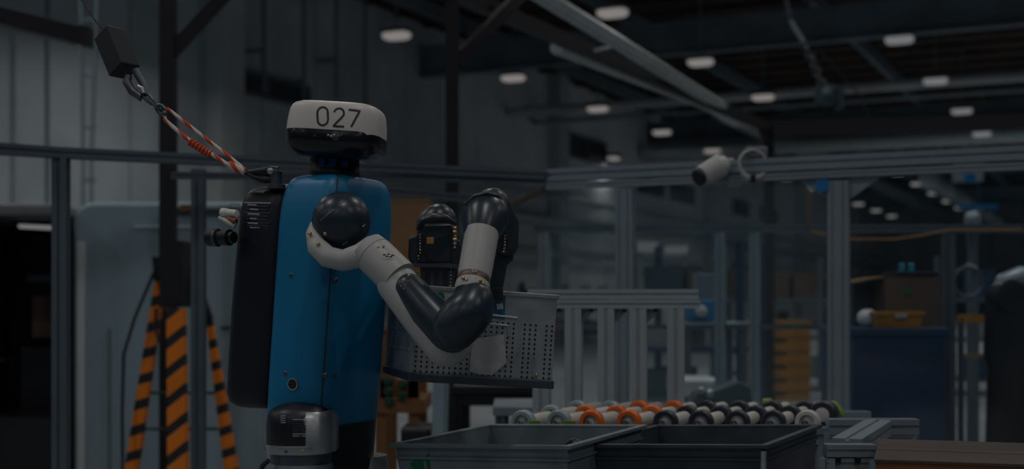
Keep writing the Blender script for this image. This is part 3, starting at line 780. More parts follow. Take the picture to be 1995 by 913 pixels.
for r_ in range(15):
    for c_ in range(25):
        x = 0.010 + c_ * 0.0132; z = 0.012 + r_ * 0.0110
        if z > 0.140: continue
        if 17 < c_ < 19 or c_ == 22: continue
        hole.lathe(tp(x, 0.0, z), -E2, [(-0.001, 0.0026), (0.0012, 0.0026)], 8)
ho = hole.build('perforation', 'machine_black', ht, smooth=0); ho['kind'] = 'stuff'
# pressed ribs, base lip and wire on the near face
for a_, b_ in (((955, 613), (1008, 619)), ((1012, 623), (1012, 668)), ((1012, 668), (1008, 690)), ((947, 629), (990, 634)), ((990, 634), (991, 655)), ((1037, 690), (1040, 735))):
    pa, pb = tface(*a_), tface(*b_)
    MB().tube([tp(pa[0], 0, pa[1]), tp(pb[0], 0, pb[1])], 0.0032, 8).build('pressed_rib', 'tote_steel', fp)
MB().hexa([tp(x, y, z) for z in (-0.012, 0.008) for x, y in ((-0.004, -0.008), (TL + 0.004, -0.008), (TL + 0.004, TD), (-0.004, TD))]).build('base_rail', 'tote_dark', ht, smooth=0, bevel=0.003)
decal([(913, 722), (920, 660), (945, 656), (980, 651), (986, 705), (958, 730), (930, 728)], 'paper', 'paper_label', fp, 0.0035, 0.0015)
decal([(953, 572), (985, 576), (983, 622), (950, 618)], 'blue_label', 'blue_sticker', fp)
decal([(966, 592), (979, 590), (980, 601), (969, 603)], 'paper', 'sticker_mark', fp, 0.0008, 0.001)
decal([(834, 563), (884, 566), (880, 606), (840, 600)], 'paper', 'white_sticker', fp)
decal([(840, 570), (862, 569), (866, 576), (866, 603), (846, 603)], 'green_label', 'sticker_mark', fp, 0.0008, 0.001)
for px, py in ((900, 700), (1045, 730)):
    x, z = tface(px, py); MB().ball(tp(x, -0.001, z), 0.004, 10, 8).build('rivet', 'brass', fp)
for k in range(3):       # ribs on the end panel facing left
    z = 0.06 + k * 0.045
    MB().cbox(tp(-0.001, TD / 2, z), E1 * 0.004, E2 * (TD * 0.8), E3 * 0.006).build('pressed_rib', 'tote_steel', ht, smooth=0)

# ================================================================== TETHER
rp_ = thing('safety_rope', 'red and white twisted safety rope looped from shackle to robot back', 'rope', P(480, 335, 3.09))
MB().tube([P(319, 220, 3.16), P(327, 212, 3.16), P(340, 222, 3.15), P(368, 244, 3.14), P(400, 269, 3.13), P(438, 298, 3.11), P(480, 332, 3.09)], 0.0043, 10).build('rope_strand', 'rope', rp_)
MB().tube([P(319, 220, 3.16), P(322, 234, 3.155), P(345, 254, 3.15), P(372, 276, 3.14), P(410, 298, 3.12), P(440, 318, 3.10), P(480, 335, 3.09)], 0.0050, 10).build('rope_strand', 'rope', rp_)
for k in range(7):
    c = P(372 + k * 6.2, 277 + k * 3.9, 3.138 - k * 0.003)
    MB().torus(c, P(420, 306, 3.12) - P(360, 268, 3.14), 0.0065, 0.0040, 14, 8).build('rope_whipping', 'red_rope', rp_)
MB().tube([P(446, 319, 3.10), P(462, 328, 3.095), P(478, 334, 3.09)], [0.009, 0.0105, 0.009], 12).build('rope_splice', 'rope', rp_)
sk = thing('steel_shackle', 'dark steel shackle and snap hook joining rope to black sleeve', 'shackle', P(280, 180, 3.18))
MB().tube([P(250, 148, 3.19), P(247, 160, 3.185), P(258, 178, 3.18), P(275, 190, 3.18), P(286, 184, 3.18), P(280, 165, 3.185), P(268, 146, 3.19), P(262, 135, 3.19)], [0.010, 0.011, 0.011, 0.010, 0.009, 0.009, 0.009, 0.009], 12).build('snap_hook', 'dark_steel', sk)
MB().tube([P(268, 168, 3.175), P(276, 172, 3.175), P(279, 182, 3.175)], 0.006, 10).build('hook_gate', 'steel', sk)
def link(a, b, w, r_, turn, par):
    a, b = Vector(a), Vector(b); t = (b - a).normalized(); sd = Matrix.Rotation(turn, 3, t) @ t.cross(Vector((0, 1, 0))).normalized()
    pts = []
    for k in range(17):
        an = 2 * math.pi * k / 16; x = math.cos(an); y_ = math.sin(an)
        pts.append(a.lerp(b, 0.5 + 0.5 * x) + sd * (w * y_ * (1 if abs(x) < 0.8 else 0.9)))
    MB().tube(pts, r_, 8).build('chain_link', 'dark_steel', par)
link(P(278, 180, 3.18), P(300, 202, 3.17), 0.007, 0.0045, 0.3, sk)
link(P(291, 193, 3.17), P(312, 214, 3.165), 0.007, 0.0042, 1.7, sk)
link(P(305, 206, 3.165), P(324, 222, 3.16), 0.009, 0.0045, 0.2, sk)
MB().ball(P(322, 221, 3.158), 0.0085, 12, 10).build('thimble', 'dark_steel', sk)
sl = thing('cable_sleeve', 'black padded square sleeve hanging askew on tether line', 'sleeve', P(246, 140, 3.2))
ax = (P(248, 150, 3.2) - P(213, 66, 3.24)).normalized()
s1 = ax.cross(Vector((0.55, 0.83, 0))).normalized(); s2 = ax.cross(s1)
MB().abox(P(213, 66, 3.24) - s1 * 0.029 - s2 * 0.029, s1 * 0.058, s2 * 0.058, ax * 0.118).build('sleeve_body', 'sleeve_fabric', sl, smooth=0, bevel=0.004)
MB().abox(P(213, 66, 3.24) - s1 * 0.022 - s2 * 0.022 - ax * 0.008, s1 * 0.044, s2 * 0.044, ax * 0.01).build('sleeve_cap', 'black_rubber', sl, smooth=0, bevel=0.003)
tl = tag(MB().tube([P(213, 64, 3.24), P(197, 55, 3.25), P(172, 22, 3.28), P(120, -60, 3.36), P(60, -330, 3.6)], 0.0022, 6).build('tether_line', 'cable_black'), 'thin dark tether line rising from the black sleeve', 'cable')

# ================================================================== TOTES ON THE NEAR STAND
def tote(name, rimpt, e1, e2, L, D, Hh, m_, label):
    e1, e2 = e1.normalized(), e2.normalized(); e2 = (e2 - e1 * e2.dot(e1)).normalized(); e3 = e1.cross(e2)
    O = Vector(rimpt)
    r_ = thing(name, label, 'tote', O - e3 * Hh)
    k = 0.045
    def f(x, y, z):   # walls draw in towards the floor of the tote
        s_ = k * (1 - z / Hh)
        return O + e1 * (L / 2 + (x - L / 2) * (1 - 2 * s_)) + e2 * (D / 2 + (y - D / 2) * (1 - 2 * s_)) + e3 * (z - Hh)
    A = tote_walls(f, L, D, Hh, m_, r_, t=0.008, lip=0.012)
    mb = MB()
    for x0, x1, y0, y1 in ((-0.006, L + 0.006, -0.006, 0.004), (-0.006, 0.004, 0, D), (L - 0.004, L + 0.006, 0, D)):
        mb.hexa([f(x, y, z) for z in (Hh - 0.034, Hh - 0.028) for x, y in ((x0, y0), (x1, y0), (x1, y1), (x0, y1))])
    mb.build('rim_groove', m_, r_, smooth=0)
    return r_, f, A
ta, fa_, fpa = tote('metal_tote', P(770, 866, 3.147), Vector((0.912, -0.4095, 0.035)), Vector((0.4095, 0.912, 0)), 0.455, 0.54, 0.245, 'tote_pale', 'pale open metal tote with green arrow mark on its front')
tb_, fb_, fpb = tote('metal_tote', P(1135, 867, 3.147), Vector((0.898, -0.4407, 0.045)), Vector((0.4407, 0.898, 0)), 0.452, 0.54, 0.245, 'tote_dark', 'dark grey open metal tote right of the tote with green mark')
def tote_mark(f, L, Hh, poly, m_, nm, par):
    pts = [f(x, -0.0006, Hh - z) for x, z in poly]
    n_ = (pts[1] - pts[0]).cross(pts[2] - pts[0]).normalized()
    if n_.y > 0: n_ = -n_
    MB().prism(pts, n_ * 0.0012).build(nm, m_, par, smooth=0)
tote_mark(fa_, 0.455, 0.245, [(0.032, 0.045), (0.055, 0.034), (0.072, 0.030), (0.072, 0.052), (0.076, 0.075), (0.050, 0.068)], 'green_label', 'green_mark', fpa)
tote_mark(fa_, 0.455, 0.245, [(0.080, 0.028), (0.092, 0.017), (0.088, 0.070), (0.082, 0.070)], 'green_label', 'green_mark', fpa)
# tube standing in for metal shine on the dark tote's near right corner
MB().tube([fb_(0.452, -0.002, 0.235), fb_(0.452, -0.002, 0.14), fb_(0.452, -0.002, 0.02)], 0.008, 10).build('corner_glint', 'steel', tb_)
w_ = thing('caster_wheel', 'black wheel lying inside the pale tote with green mark', 'wheel', fa_(0.32, 0.10, 0.19))
cpt = fa_(0.30, 0.44, 0.196)
MB().ball(cpt, 0.027, 18, 12, (1, 0.8, 1)).build('tyre', 'machine_black', w_)
MB().lathe(cpt, (0, -1, 0), [(-0.026, 0.01), (0.026, 0.01)], 12).build('hub', 'dark_steel', w_)
pole_ = MB().lathe(fa_(0.30, 0.44, 0.02), UP, [(0, 0.02), (0.15, 0.014)], 12).build('stem', 'machine_black', w_)
# stand below the totes
def stand(name, label, c0, e1, e2, L, D, z, m_, leg_w=0.045, cat='stand', inset=0.0):
    e1 = Vector((e1.x, e1.y, 0)).normalized(); e2 = UP.cross(e1)
    r_ = thing(name, label, cat, Vector((c0.x, c0.y, 0)))
    c0 = Vector((c0.x, c0.y, 0))
    MB().abox(c0 + UP * (z - 0.04), e1 * L, e2 * D, UP * 0.04).build('top_plate', m_, r_, smooth=0, bevel=0.004)
    for x in (inset, L - inset - leg_w):
        for y_ in (inset, D - inset - leg_w):
            b_ = c0 + e1 * (x + leg_w / 2) + e2 * (y_ + leg_w / 2)
            MB().extr(b_, b_ + UP * (z - 0.04), leg_w).build('leg', m_, r_, smooth=0)
    return r_
c0 = fa_(0, 0, 0)
stand('tote_stand', 'low grey stand carrying the two open metal totes', Vector((c0.x - 0.02, c0.y - 0.0, 0)), Vector((0.9, -0.43, 0)), None, 1.02, 0.56, c0.z - 0.014, 'aluminium_dim')

# ================================================================== WHEEL CONVEYOR AND DIVIDER RACK
AXD = Vector((0.4336, 0.9011, 0))            # axles run down the hall
cv = thing('roller_conveyor', 'wheel conveyor with orange, grey and navy wheels behind the totes', 'conveyor', (0.5, 4.0, 0))
front = [(1020, 'grey_wheel'), (1090, 'grey_wheel'), (1153, 'orange_wheel'), (1226, 'orange_wheel'), (1297, 'navy_wheel'), (1366, 'navy_wheel'), (1437, 'navy_wheel'), (1507, 'navy_wheel'), (1574, 'white_sleeve')]
def wheel(c, r_, m_, axle, hub='hub_silver'):
    w = MB().ring(c - AXD * 0.016, AXD, [(0, r_ * 0.62), (0, r_ * 0.90), (0.005, r_), (0.027, r_), (0.032, r_ * 0.90), (0.032, r_ * 0.62)], 26).build('wheel', m_, axle)
    MB().lathe(c - AXD * 0.013, AXD, [(0, 0.006), (0, r_ * 0.30), (0.004, r_ * 0.32), (0.006, r_ * 0.60), (0.020, r_ * 0.62), (0.026, r_ * 0.3)], 20).build('wheel_hub', hub, axle)
CY, CVZ = 3.87, 822
for i, (px, m_) in enumerate(front):
    c = P(px, CVZ, CY)
    ax_o = MB().tube([c - AXD * 0.05, c + AXD * (0.62 if i < 8 else 0.10)], 0.006, 8).build('axle', 'steel', cv)
    for j, t in enumerate((0.0, 0.21, 0.42)):
        if i == 8 and j: continue
        mm = m_
        if i == 8: mm = 'white_sleeve' if j == 0 else 'navy_wheel'
        if i in (0, 1) and j > 0: mm = 'grey_wheel' if i == 0 else 'orange_wheel'
        if i == 1 and j == 2: mm = 'grey_wheel'
        if i == 4 and j == 0: mm = 'navy_wheel'
        wheel(c + AXD * t, 0.0375, mm, ax_o, 'hub_silver' if i < 4 or j == 0 else 'navy_wheel')
        MB().lathe(c + AXD * (t + 0.018), AXD, [(0, 0.017), (0.004, 0.020), (0.165, 0.020), (0.172, 0.016)], 16).build('sleeve', 'white_sleeve', ax_o) if i < 8 else None
c = P(1606, 806, 3.95)
MB().lathe(c - unit(0.5, 1, 0) * 0.03, unit(0.5, 1, 0), [(0, 0.022), (0, 0.037), (0.006, 0.042), (0.05, 0.042), (0.056, 0.037)], 26).build('end_wheel', 'navy_wheel', cv)
MB().lathe(c - unit(0.5, 1, 0) * 0.034, unit(0.5, 1, 0), [(0, 0.014), (0.002, 0.022), (0.02, 0.022)], 20).build('wheel_hub', 'white_sleeve', cv)
zt = CAM_Z - 0.395
for y0 in (-0.045, 0.58):
    a_ = P(985, 590, CY) + AXD * y0; b_ = P(1625, 590, CY) + AXD * y0
    a_.z = b_.z = zt
    MB().extr(a_, b_, 0.05, 0.05).build('side_rail', 'aluminium', cv, smooth=0)
    for s_ in (0.04, 0.5, 0.96):
        q = a_.lerp(b_, s_)
        MB().extr(Vector((q.x, q.y, 0)), q - UP * 0.025, 0.045).build('leg', 'aluminium', cv, smooth=0)
for i in range(9):            # brackets carrying each axle
    c = P(front[i][0], CVZ, CY)
    for t in (-0.045, 0.58) if i < 8 else (-0.045, 0.08):
        q = c + AXD * t
        MB().abox(q - Vector((0.008, 0.004, 0)) + UP * (zt + 0.02 - q.z), (0.016, 0, 0), (0, 0.008, 0), UP * (q.z - zt - 0.012)).build('axle_bracket', 'dark_steel', cv, smooth=0)
for px, py in ((1042, 823), (1110, 823)):
    q = P(px, py, CY - 0.06)
    MB().cbox(q, (0.034, 0, 0), (0, 0.01, 0), (0, 0, 0.012)).build('lime_guide', 'lime', cv, smooth=0)
tag(MB().tube([P(1487, 783, 4.28), P(1498, 784, 4.27), P(1506, 793, 4.26)], [0.012, 0.018, 0.012], 10).build('lime_strap', 'lime'), 'lime green strap end showing behind the navy wheels', 'strap')
tag(MB().tube([P(1612, 785, 4.02), P(1624, 788, 4.0), P(1636, 800, 3.98), P(1642, 812, 3.97)], [0.008, 0.014, 0.011, 0.005], 10).build('lime_strap', 'lime'), 'lime green strap curling over the right end of the wheel conveyor', 'strap')

rk = thing('divider_rack', 'pale aluminium divider rack of upright posts under a top beam', 'rack', P(1210, 812, 4.42))
RKD = Vector((0.985, -0.17, 0)).normalized()
def rackpt(px, z):
    o_ = P(1080, 590, 4.5); dx = (px - 997.5) / F
    k = (dx * o_.y - o_.x) / (RKD.x - dx * RKD.y)
    q = o_ + RKD * k
    return Vector((q.x, q.y, z))
zb = CAM_Z + (HOR - 592) / F * 4.4
MB().extr(rackpt(1022, zb - 0.0), rackpt(1364, zb), 0.030, 0.05).build('top_beam', 'aluminium_pale', rk, smooth=0)
MB().extr(rackpt(1030, zb + 0.034), rackpt(1361, zb + 0.034), 0.034, 0.05).build('top_beam', 'aluminium_pale', rk, smooth=0)
for i, px in enumerate((1056, 1118, 1182, 1244, 1317)):
    a_ = rackpt(px, zt + 0.0); b_ = rackpt(px, zb - 0.016)
    MB().extr(a_, b_, 0.058, 0.058, side=RKD).build('post', 'aluminium_pale', rk, smooth=0)
    if i < 4:
        q = rackpt(px + 23, zb - 0.017)
        MB().prism([q, q + RKD * -0.006 - UP * 0.045, q - RKD * 0.012 - UP * 0.045, q + RKD * -0.012, ], Vector((0, 0.02, 0))).prism([q + Vector((0, 0, 0)), q + RKD * 0.03, q + RKD * 0.03 - UP * 0.008, q - RKD * 0.006 - UP * 0.045], Vector((0, 0.006, 0))).build('corner_bracket', 'aluminium', rk, smooth=0)
        MB().lathe(q + RKD * 0.018 - UP * 0.004, (0, -1, 0), [(0, 0.006), (0.006, 0.006)], 8).build('bolt', 'machine_black', rk)
    else:
        q = rackpt(px - 22, zb - 0.017)
MB().extr(rackpt(1036, zt - 0.02) + Vector((0, 0.0, 0)), rackpt(1335, zt - 0.02), 0.045, 0.05).build('bottom_beam', 'aluminium_pale', rk, smooth=0)
for px in (1056, 1317):
    q = rackpt(px, zt - 0.04); MB().extr(Vector((q.x, q.y, 0)), q, 0.045).build('leg', 'aluminium_pale', rk, smooth=0)

# flow frame on the right
fr = thing('flow_rack', 'silver slotted aluminium flow rack end at the right end of the conveyor', 'frame', P(1690, 850, 3.5))
zf = 0.885
def zpt(px, py, z): return P(px, py, (CAM_Z - z) / ((py - HOR) / F))
A_, B_ = zpt(1612, 830, zf), zpt(1786, 830, zf)
MB().extr(A_, B_, 0.045, 0.05).build('cross_bar', 'aluminium', fr, smooth=0)
MB().extr(A_ - UP * 0.034, B_ - UP * 0.034, 0.026, 0.045).build('cross_bar', 'aluminium', fr, smooth=0)
C_, D_ = zpt(1607, 876, zf), zpt(1702, 876, zf)
MB().extr(C_, D_, 0.03, 0.045).build('cross_bar', 'aluminium', fr, smooth=0)
C2, D2 = C_ - UP * 0.032, D_ - UP * 0.032
MB().extr(C2, D2, 0.028, 0.04).build('cross_bar', 'aluminium', fr, smooth=0)
for s_ in (0.22, 0.62): MB().cbox(C_.lerp(D_, s_) - UP * 0.022 - Vector((0, 0.022, 0)), (0.014, 0, 0), (0, 0.01, 0), (0, 0, 0.014)).build('slot_nut', 'machine_black', fr, smooth=0)
MB().extr(zpt(1650, 871, zf), zpt(1712, 832, zf), 0.045, 0.075).build('side_bar', 'aluminium', fr, smooth=0)
for q in (A_.lerp(B_, 0.05), A_.lerp(B_, 0.93), C_.lerp(D_, 0.08), C_.lerp(D_, 0.9)):
    MB().extr(Vector((q.x, q.y, 0)), q - UP * 0.02, 0.04).build('leg', 'aluminium', fr, smooth=0)

# cardboard box on a stand at the lower right
ce1, ce2 = Vector((0.956, -0.292, 0)).normalized(), Vector((0.292, 0.956, 0)).normalized()
BO = zpt(1706, 894, 0.895)
bxr = thing('cardboard_box', 'large closed brown cardboard box in front of the navy crate', 'box', BO - UP * 0.36)
b0 = Vector((BO.x, BO.y, BO.z - 0.36))
MB().abox(b0, ce1 * 0.62, ce2 * 0.46, UP * 0.354).build('box_body', 'cardboard_edge', bxr, smooth=0)
MB().abox(b0 + UP * 0.354 - ce1 * 0.003 - ce2 * 0.003, ce1 * 0.626, ce2 * 0.232, UP * 0.006).build('box_flap', 'cardboard_top_shaded', bxr, smooth=0)
MB().abox(b0 + UP * 0.354 - ce1 * 0.003 + ce2 * 0.233, ce1 * 0.626, ce2 * 0.23, UP * 0.006).build('box_flap', 'cardboard_top_shaded', bxr, smooth=0)
MB().abox(b0 + UP * 0.3603 + ce1 * 0.0 + ce2 * 0.20, ce1 * 0.62, ce2 * 0.05, UP * 0.0006).build('tape', 'tape', bxr, smooth=0)
stand('box_stand', 'low grey stand under the large closed cardboard box', b0 + ce1 * 0.01 + ce2 * 0.01, ce1, None, 0.60, 0.44, b0.z, 'aluminium_dim')

# ================================================================== SAFETY CAGE
cg = thing('safety_cage', 'grey aluminium profile safety cage around the robot cell', 'cage', (0.2, 6.2, 0))
CT = 1.88
def cpt_(px, py):            # point of the cage top under a pixel
    return zpt2(px, py, CT)
def zpt2(px, py, z): return P(px, py, (z - CAM_Z) / ((HOR - py) / F))
corner = zpt2(1066, 342, CT)
LFT = [zpt2(-60, 286, CT), zpt2(119, 298, CT), zpt2(387, 322, CT)]
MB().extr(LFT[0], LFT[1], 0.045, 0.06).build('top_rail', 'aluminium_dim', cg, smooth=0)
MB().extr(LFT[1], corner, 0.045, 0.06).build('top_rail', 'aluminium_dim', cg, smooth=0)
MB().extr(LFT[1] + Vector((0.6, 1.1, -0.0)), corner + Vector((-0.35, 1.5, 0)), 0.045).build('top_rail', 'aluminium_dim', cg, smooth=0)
MB().extr(LFT[1].lerp(corner, 0.20) - UP * 0.075, LFT[1].lerp(corner, 1.0) - UP * 0.02, 0.03).build('brace_rail', 'aluminium_dim', cg, smooth=0)
RGT = corner + Vector((0.9011, -0.4336, 0)) * 2.6
MB().extr(corner, RGT, 0.06, 0.06).build('top_rail', 'aluminium', cg, smooth=0)
MB().extr(corner - UP * 0.055, RGT - UP * 0.055, 0.03, 0.05).build('top_rail', 'aluminium', cg, smooth=0)
MB().cbox(corner, (0.07, 0, 0), (0, 0.07, 0), (0, 0, 0.05)).build('corner_joint', 'dark_steel', cg, smooth=0, bevel=0.006)
q = corner + Vector((0.45, 1.2, 0)) - UP * 0.02
MB().extr(corner - UP * 0.06, corner + Vector((-0.30, 0.9, -0.14)), 0.02).build('brace_rail', 'cardboard_dark', cg, smooth=0)
for px, w, m_, sl_ in ((119, 0.060, 'aluminium_dim', 2), (387, 0.058, 'aluminium_dim', 2)):
    t = (px - 119) / (387 - 119)
    a_ = zpt2(px, 298 + 24 * t, CT)
    MB().extr(Vector((a_.x, a_.y, 0)), a_ - UP * 0.02, w, w, side=(1, 0, 0), slots=1).build('post', m_, cg, smooth=0)
def on_right(px):
    dx = (px - 997.5) / F; k = (dx * corner.y - corner.x) / (0.9011 + dx * 0.4336)
    return corner + Vector((0.9011, -0.4336, 0)) * k
for px, w in ((1218, 0.085), (1634, 0.092)):
    a_ = on_right(px)
    MB().extr(Vector((a_.x, a_.y, 0)), a_ - UP * 0.085, w, w * 0.55, side=(0.92, -0.39, 0), slots=2).build('post', 'aluminium', cg, smooth=0)
for sg in (-1, 1):           # gusset plates at the top of the right post
    a_ = on_right(1634) + Vector((0.9, -0.434, 0)) * sg * 0.046 - UP * 0.07
    d_ = Vector((0.9, -0.434, 0)) * sg * 0.13
    MB().prism([a_, a_ + d_, a_ + d_ * 0.85 - UP * 0.02, a_ + d_ * 0.1 - UP * 0.09, a_ - UP * 0.095], (0.01, 0.022, 0)).build('gusset', 'aluminium', cg, smooth=0)
# clear panels
for a_, b_, z0, z1, m_ in ((on_right(1074), on_right(1200), 0.4, 1.80, 'acrylic_hazy'), (on_right(1238), on_right(1612), 0.4, 1.80, 'acrylic_hazy'), (on_right(1656), RGT, 0.4, 1.80, 'acrylic')):
    t = (b_ - a_); n_ = Vector((0.434, 0.9, 0)) * 0.006
    MB().hexa([Vector((p_.x, p_.y, z)) for z in (z0, z1) for p_ in (a_, b_, b_ + n_, a_ + n_)]).build('clear_panel', m_, cg, smooth=0)
a_ = on_right(1603) - UP * 0.105 + Vector((-0.01, -0.03, 0))
bs_ = MB().cbox(a_, Vector((0.9, -0.434, 0)) * 0.054, Vector((0.434, 0.9, 0)) * 0.004, (0, 0, 0.054)).build('blue_sign', 'bright_blue', cg, smooth=0)
# security camera and cable loop hanging under the rail
a_ = on_right(1400); sc_d = a_.y - 0.05
cm = thing('security_camera', 'white bullet security camera with black lens hung from cage rail', 'camera', a_ - UP * 0.04)
A_, B_ = P(1361, 346, sc_d - 0.07), P(1412, 318, sc_d)
u = (B_ - A_).normalized()
MB().lathe(A_ + u * 0.012, u, [(0, 0.034), (0.0, 0.042), (0.004, 0.047), (0.10, 0.053), (0.128, 0.054), (0.150, 0.042)], 26).build('camera_body', 'camera_white', cm)
MB().lathe(A_ - u * 0.006, u, [(0, 0.032), (0.0, 0.039), (0.022, 0.040)], 24).build('lens_hood', 'machine_black', cm)
MB().lathe(A_ - u * 0.002, u, [(0, 0.018), (0.010, 0.02)], 18).build('lens', 'visor_black', cm)
MB().tube([B_, B_ + Vector((0.03, 0.02, 0.015)), Vector((a_.x + 0.07, a_.y, CT - 0.03))], 0.014, 10).build('mount_arm', 'camera_white', cm)
MB().lathe(Vector((a_.x + 0.07, a_.y, CT - 0.085)), UP, [(0, 0.03), (0.02, 0.034), (0.055, 0.034)], 18).build('mount_base', 'camera_white', cm)
q = on_right(1467)
cl_ = thing('cable_loop', 'pale coiled cable loop hanging from the cage rail beside security camera', 'cable', q)
c = P(1467, 320, q.y - 0.05)
for k in range(3): MB().torus(c + Vector((0, k * 0.008, 0.002 * k)), (0.15, -1, 0.05), 0.066 - k * 0.004, 0.0065, 30, 8).build('cable_coil', 'camera_white', cl_)
MB().tube([c + UP * 0.062, c + UP * 0.075 + Vector((0.02, 0.05, 0))], 0.006, 8).build('cable_tie', 'machine_black', cl_)
MB().cbox(P(1467, 348, q.y - 0.06), (0.022, 0, 0), (0, 0.02, 0), (0, 0, 0.035)).build('cable_plug', 'machine_black', cl_, smooth=0)
MB().cbox(P(1473, 296, q.y - 0.02), (0.10, 0, 0), (0, 0.05, 0), (0, 0, 0.045)).build('cable_clip', 'machine_grey', cl_, smooth=0, bevel=0.008)

# second, farther cage line
cg2 = thing('far_cage', 'dim blue grey cage frame behind the near safety cage', 'cage', (2.0, 8.5, 0))
FZ = 1.72
def zfar(px, py): return zpt2(px, py, FZ)
fa1, fb1 = zfar(1040, 436), zfar(1660, 446)
fb1 = Vector((fb1.x, 8.1, FZ)); fa1 = Vector(((1040 - 997.5) / F * 8.1, 8.1, FZ))
fb1.x = (2060 - 997.5) / F * 8.1
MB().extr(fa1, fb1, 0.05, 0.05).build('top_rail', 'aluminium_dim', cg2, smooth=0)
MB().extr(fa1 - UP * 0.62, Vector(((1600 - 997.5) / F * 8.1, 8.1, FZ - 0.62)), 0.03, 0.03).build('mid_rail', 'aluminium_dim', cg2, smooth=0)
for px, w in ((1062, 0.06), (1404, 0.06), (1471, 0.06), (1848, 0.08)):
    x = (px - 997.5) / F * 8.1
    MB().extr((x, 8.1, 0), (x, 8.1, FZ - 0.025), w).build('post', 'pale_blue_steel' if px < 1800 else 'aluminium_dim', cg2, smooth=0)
yc = tag(MB().tube([P(1576, 366, 7.9), P(1576, 440, 7.95), P(1580, 452, 8.0), P(1650, 466, 8.03), P(1740, 466, 8.03), P(1800, 458, 8.03), P(1850, 448, 8.03), P(1990, 448, 8.03)], 0.008, 8).build('air_hose', 'cable_orange'), 'orange air hose draped along the far cage rail', 'hose')

# ================================================================== BLACK TETHER GANTRY
gz = 3.36
gn = thing('black_gantry', 'tall black steel gantry with diagonal braces over the robot cell', 'gantry', (0, 10, 0))
p1 = P(328, 590, 8.0); p2 = P(881, 590, 8.7); p3 = P(1498, 590, 15.5)
for p_, w in ((p1, 0.092), (p2, 0.088), (p3, 0.115)):
    MB().abox(Vector((p_.x - w / 2, p_.y - w / 2, 0)), (w, 0, 0), (0, w, 0), (0, 0, gz)).build('post', 'gantry_black', gn, smooth=0)
    MB().abox(Vector((p_.x - w * 1.5, p_.y - w * 1.5, 0)), (w * 3, 0, 0), (0, w * 3, 0), (0, 0, 0.02)).build('base_plate', 'gantry_black', gn, smooth=0)
tops = [Vector((p_.x, p_.y, gz)) for p_ in (p1, p2, p3)]
MB().beam(tops[0], tops[1], 0.10, 0.10).build('top_beam', 'gantry_black', gn, smooth=0)
MB().beam(tops[1], tops[2], 0.10, 0.10).build('top_beam', 'gantry_black', gn, smooth=0)
far_b = tops[2] + Vector((5.2, -1.0, 0.0))
MB().beam(tops[2] + Vector((-0.1, 0.02, 0)), far_b, 0.14, 0.17).build('top_beam', 'gantry_black', gn, smooth=0)
MB().abox(far_b - Vector((0.08, 0.08, gz)), (0.16, 0, 0), (0, 0.16, 0), (0, 0, gz)).build('post', 'gantry_black', gn, smooth=0)
for a_, b_ in ((P(334, 104, 8.0), P(440, -12, 8.1)), (P(886, 122, 8.7), P(1020, -15, 9.2)), (P(1503, 300, 15.5), P(1480, 240, 15.2))):
    MB().beam(a_, b_, 0.06, 0.085).build('brace', 'gantry_black', gn, smooth=0)
# boom on the left
bm0, bm1 = P(-420, -70, 7.0), P(168, 72, 7.6)
bo = thing('boom_arm', 'dark steel boom ending in midair at upper left beside the black sleeve', 'boom', Vector((bm0.x, bm0.y, 0)))
MB().beam(bm0, bm1, 0.07, 0.10).build('boom', 'gantry_black', bo, smooth=0, bevel=0.006)
MB().beam(bm0 + Vector((0, -0.03, -0.05)), bm1 + Vector((-0.05, -0.03, -0.045)), 0.04, 0.02).build('boom_rail', 'dark_steel', bo, smooth=0)
MB().cbox(bm1, (0.06, 0, -0.01), (0, 0.10, 0), (0, 0, 0.115)).build('end_stop', 'gantry_black', bo, smooth=0)
MB().abox(Vector((bm0.x - 0.06, bm0.y - 0.06, 0)), (0.12, 0, 0), (0, 0.12, 0), (0, 0, bm0.z + 0.06)).build('post', 'gantry_black', bo, smooth=0)
# crane rails
cr = tag(MB().tube([P(1040, -18, 8.75), P(1455, 238, 15.1)], 0.062, 14).build('crane_rail', 'galvanised'), 'long silver crane rail running from top centre to black gantry post', 'rail')
cr2 = thing('lower_crane_rail', 'shorter silver pipe running below the long crane rail', 'rail', P(1250, 160, 13))
MB().tube([P(1085, 92, 10.4), P(1380, 205, 14.2), P(1432, 238, 15.3)], 0.060, 12).build('pipe', 'galvanised', cr2)
for s_ in (0.1, 0.5, 0.9):
    a_ = P(1085, 92, 10.4).lerp(P(1380, 205, 14.2), s_); b_ = P(1040, -18, 8.75).lerp(P(1455, 238, 15.1), min(1, 0.22 + s_ * 0.65))
    MB().tube([a_, b_], 0.014, 6).build('hanger', 'galvanised', cr2)
# hazard striped stand at the foot of the left gantry post
hz = thing('striped_stand', 'black post stand with orange and black hazard striped legs', 'stand', P(332, 940, 7.6))
hz.location.z = 0; ORG[hz.name] = Vector(hz.location)
hd = 7.65
def slab(pts, d, th, m_, nm, par):
    return MB().prism([P(x, y, d) for x, y in pts], (0, th, 0)).build(nm, m_, par, smooth=0)
def gy(d): return HOR + CAM_Z / d * F
slab([(302, 540), (321, 540), (262 - 8, gy(hd)), (236 - 8, gy(hd))], hd, 0.06, 'hazard_left', 'striped_leg', hz)
slab([(324, 600), (356, 600), (364, gy(hd - 0.3)), (326, gy(hd - 0.3))], hd - 0.3, 0.08, 'hazard', 'striped_leg', hz)
slab([(400, 618), (410, 618), (477, gy(hd)), (446, gy(hd))], hd, 0.06, 'hazard_right', 'striped_leg', hz)
MB().abox(P(310, 598, hd - 0.24), (S(44, 7.5), 0, 0), (0, 0.22, 0), (0, 0, S(128, 7.5))).build('stand_sleeve', 'gantry_black', hz, smooth=0)
slab([(296, 500), (312, 500), (318, 548), (300, 548)], hd - 0.05, 0.10, 'gantry_black', 'leg_bracket', hz)
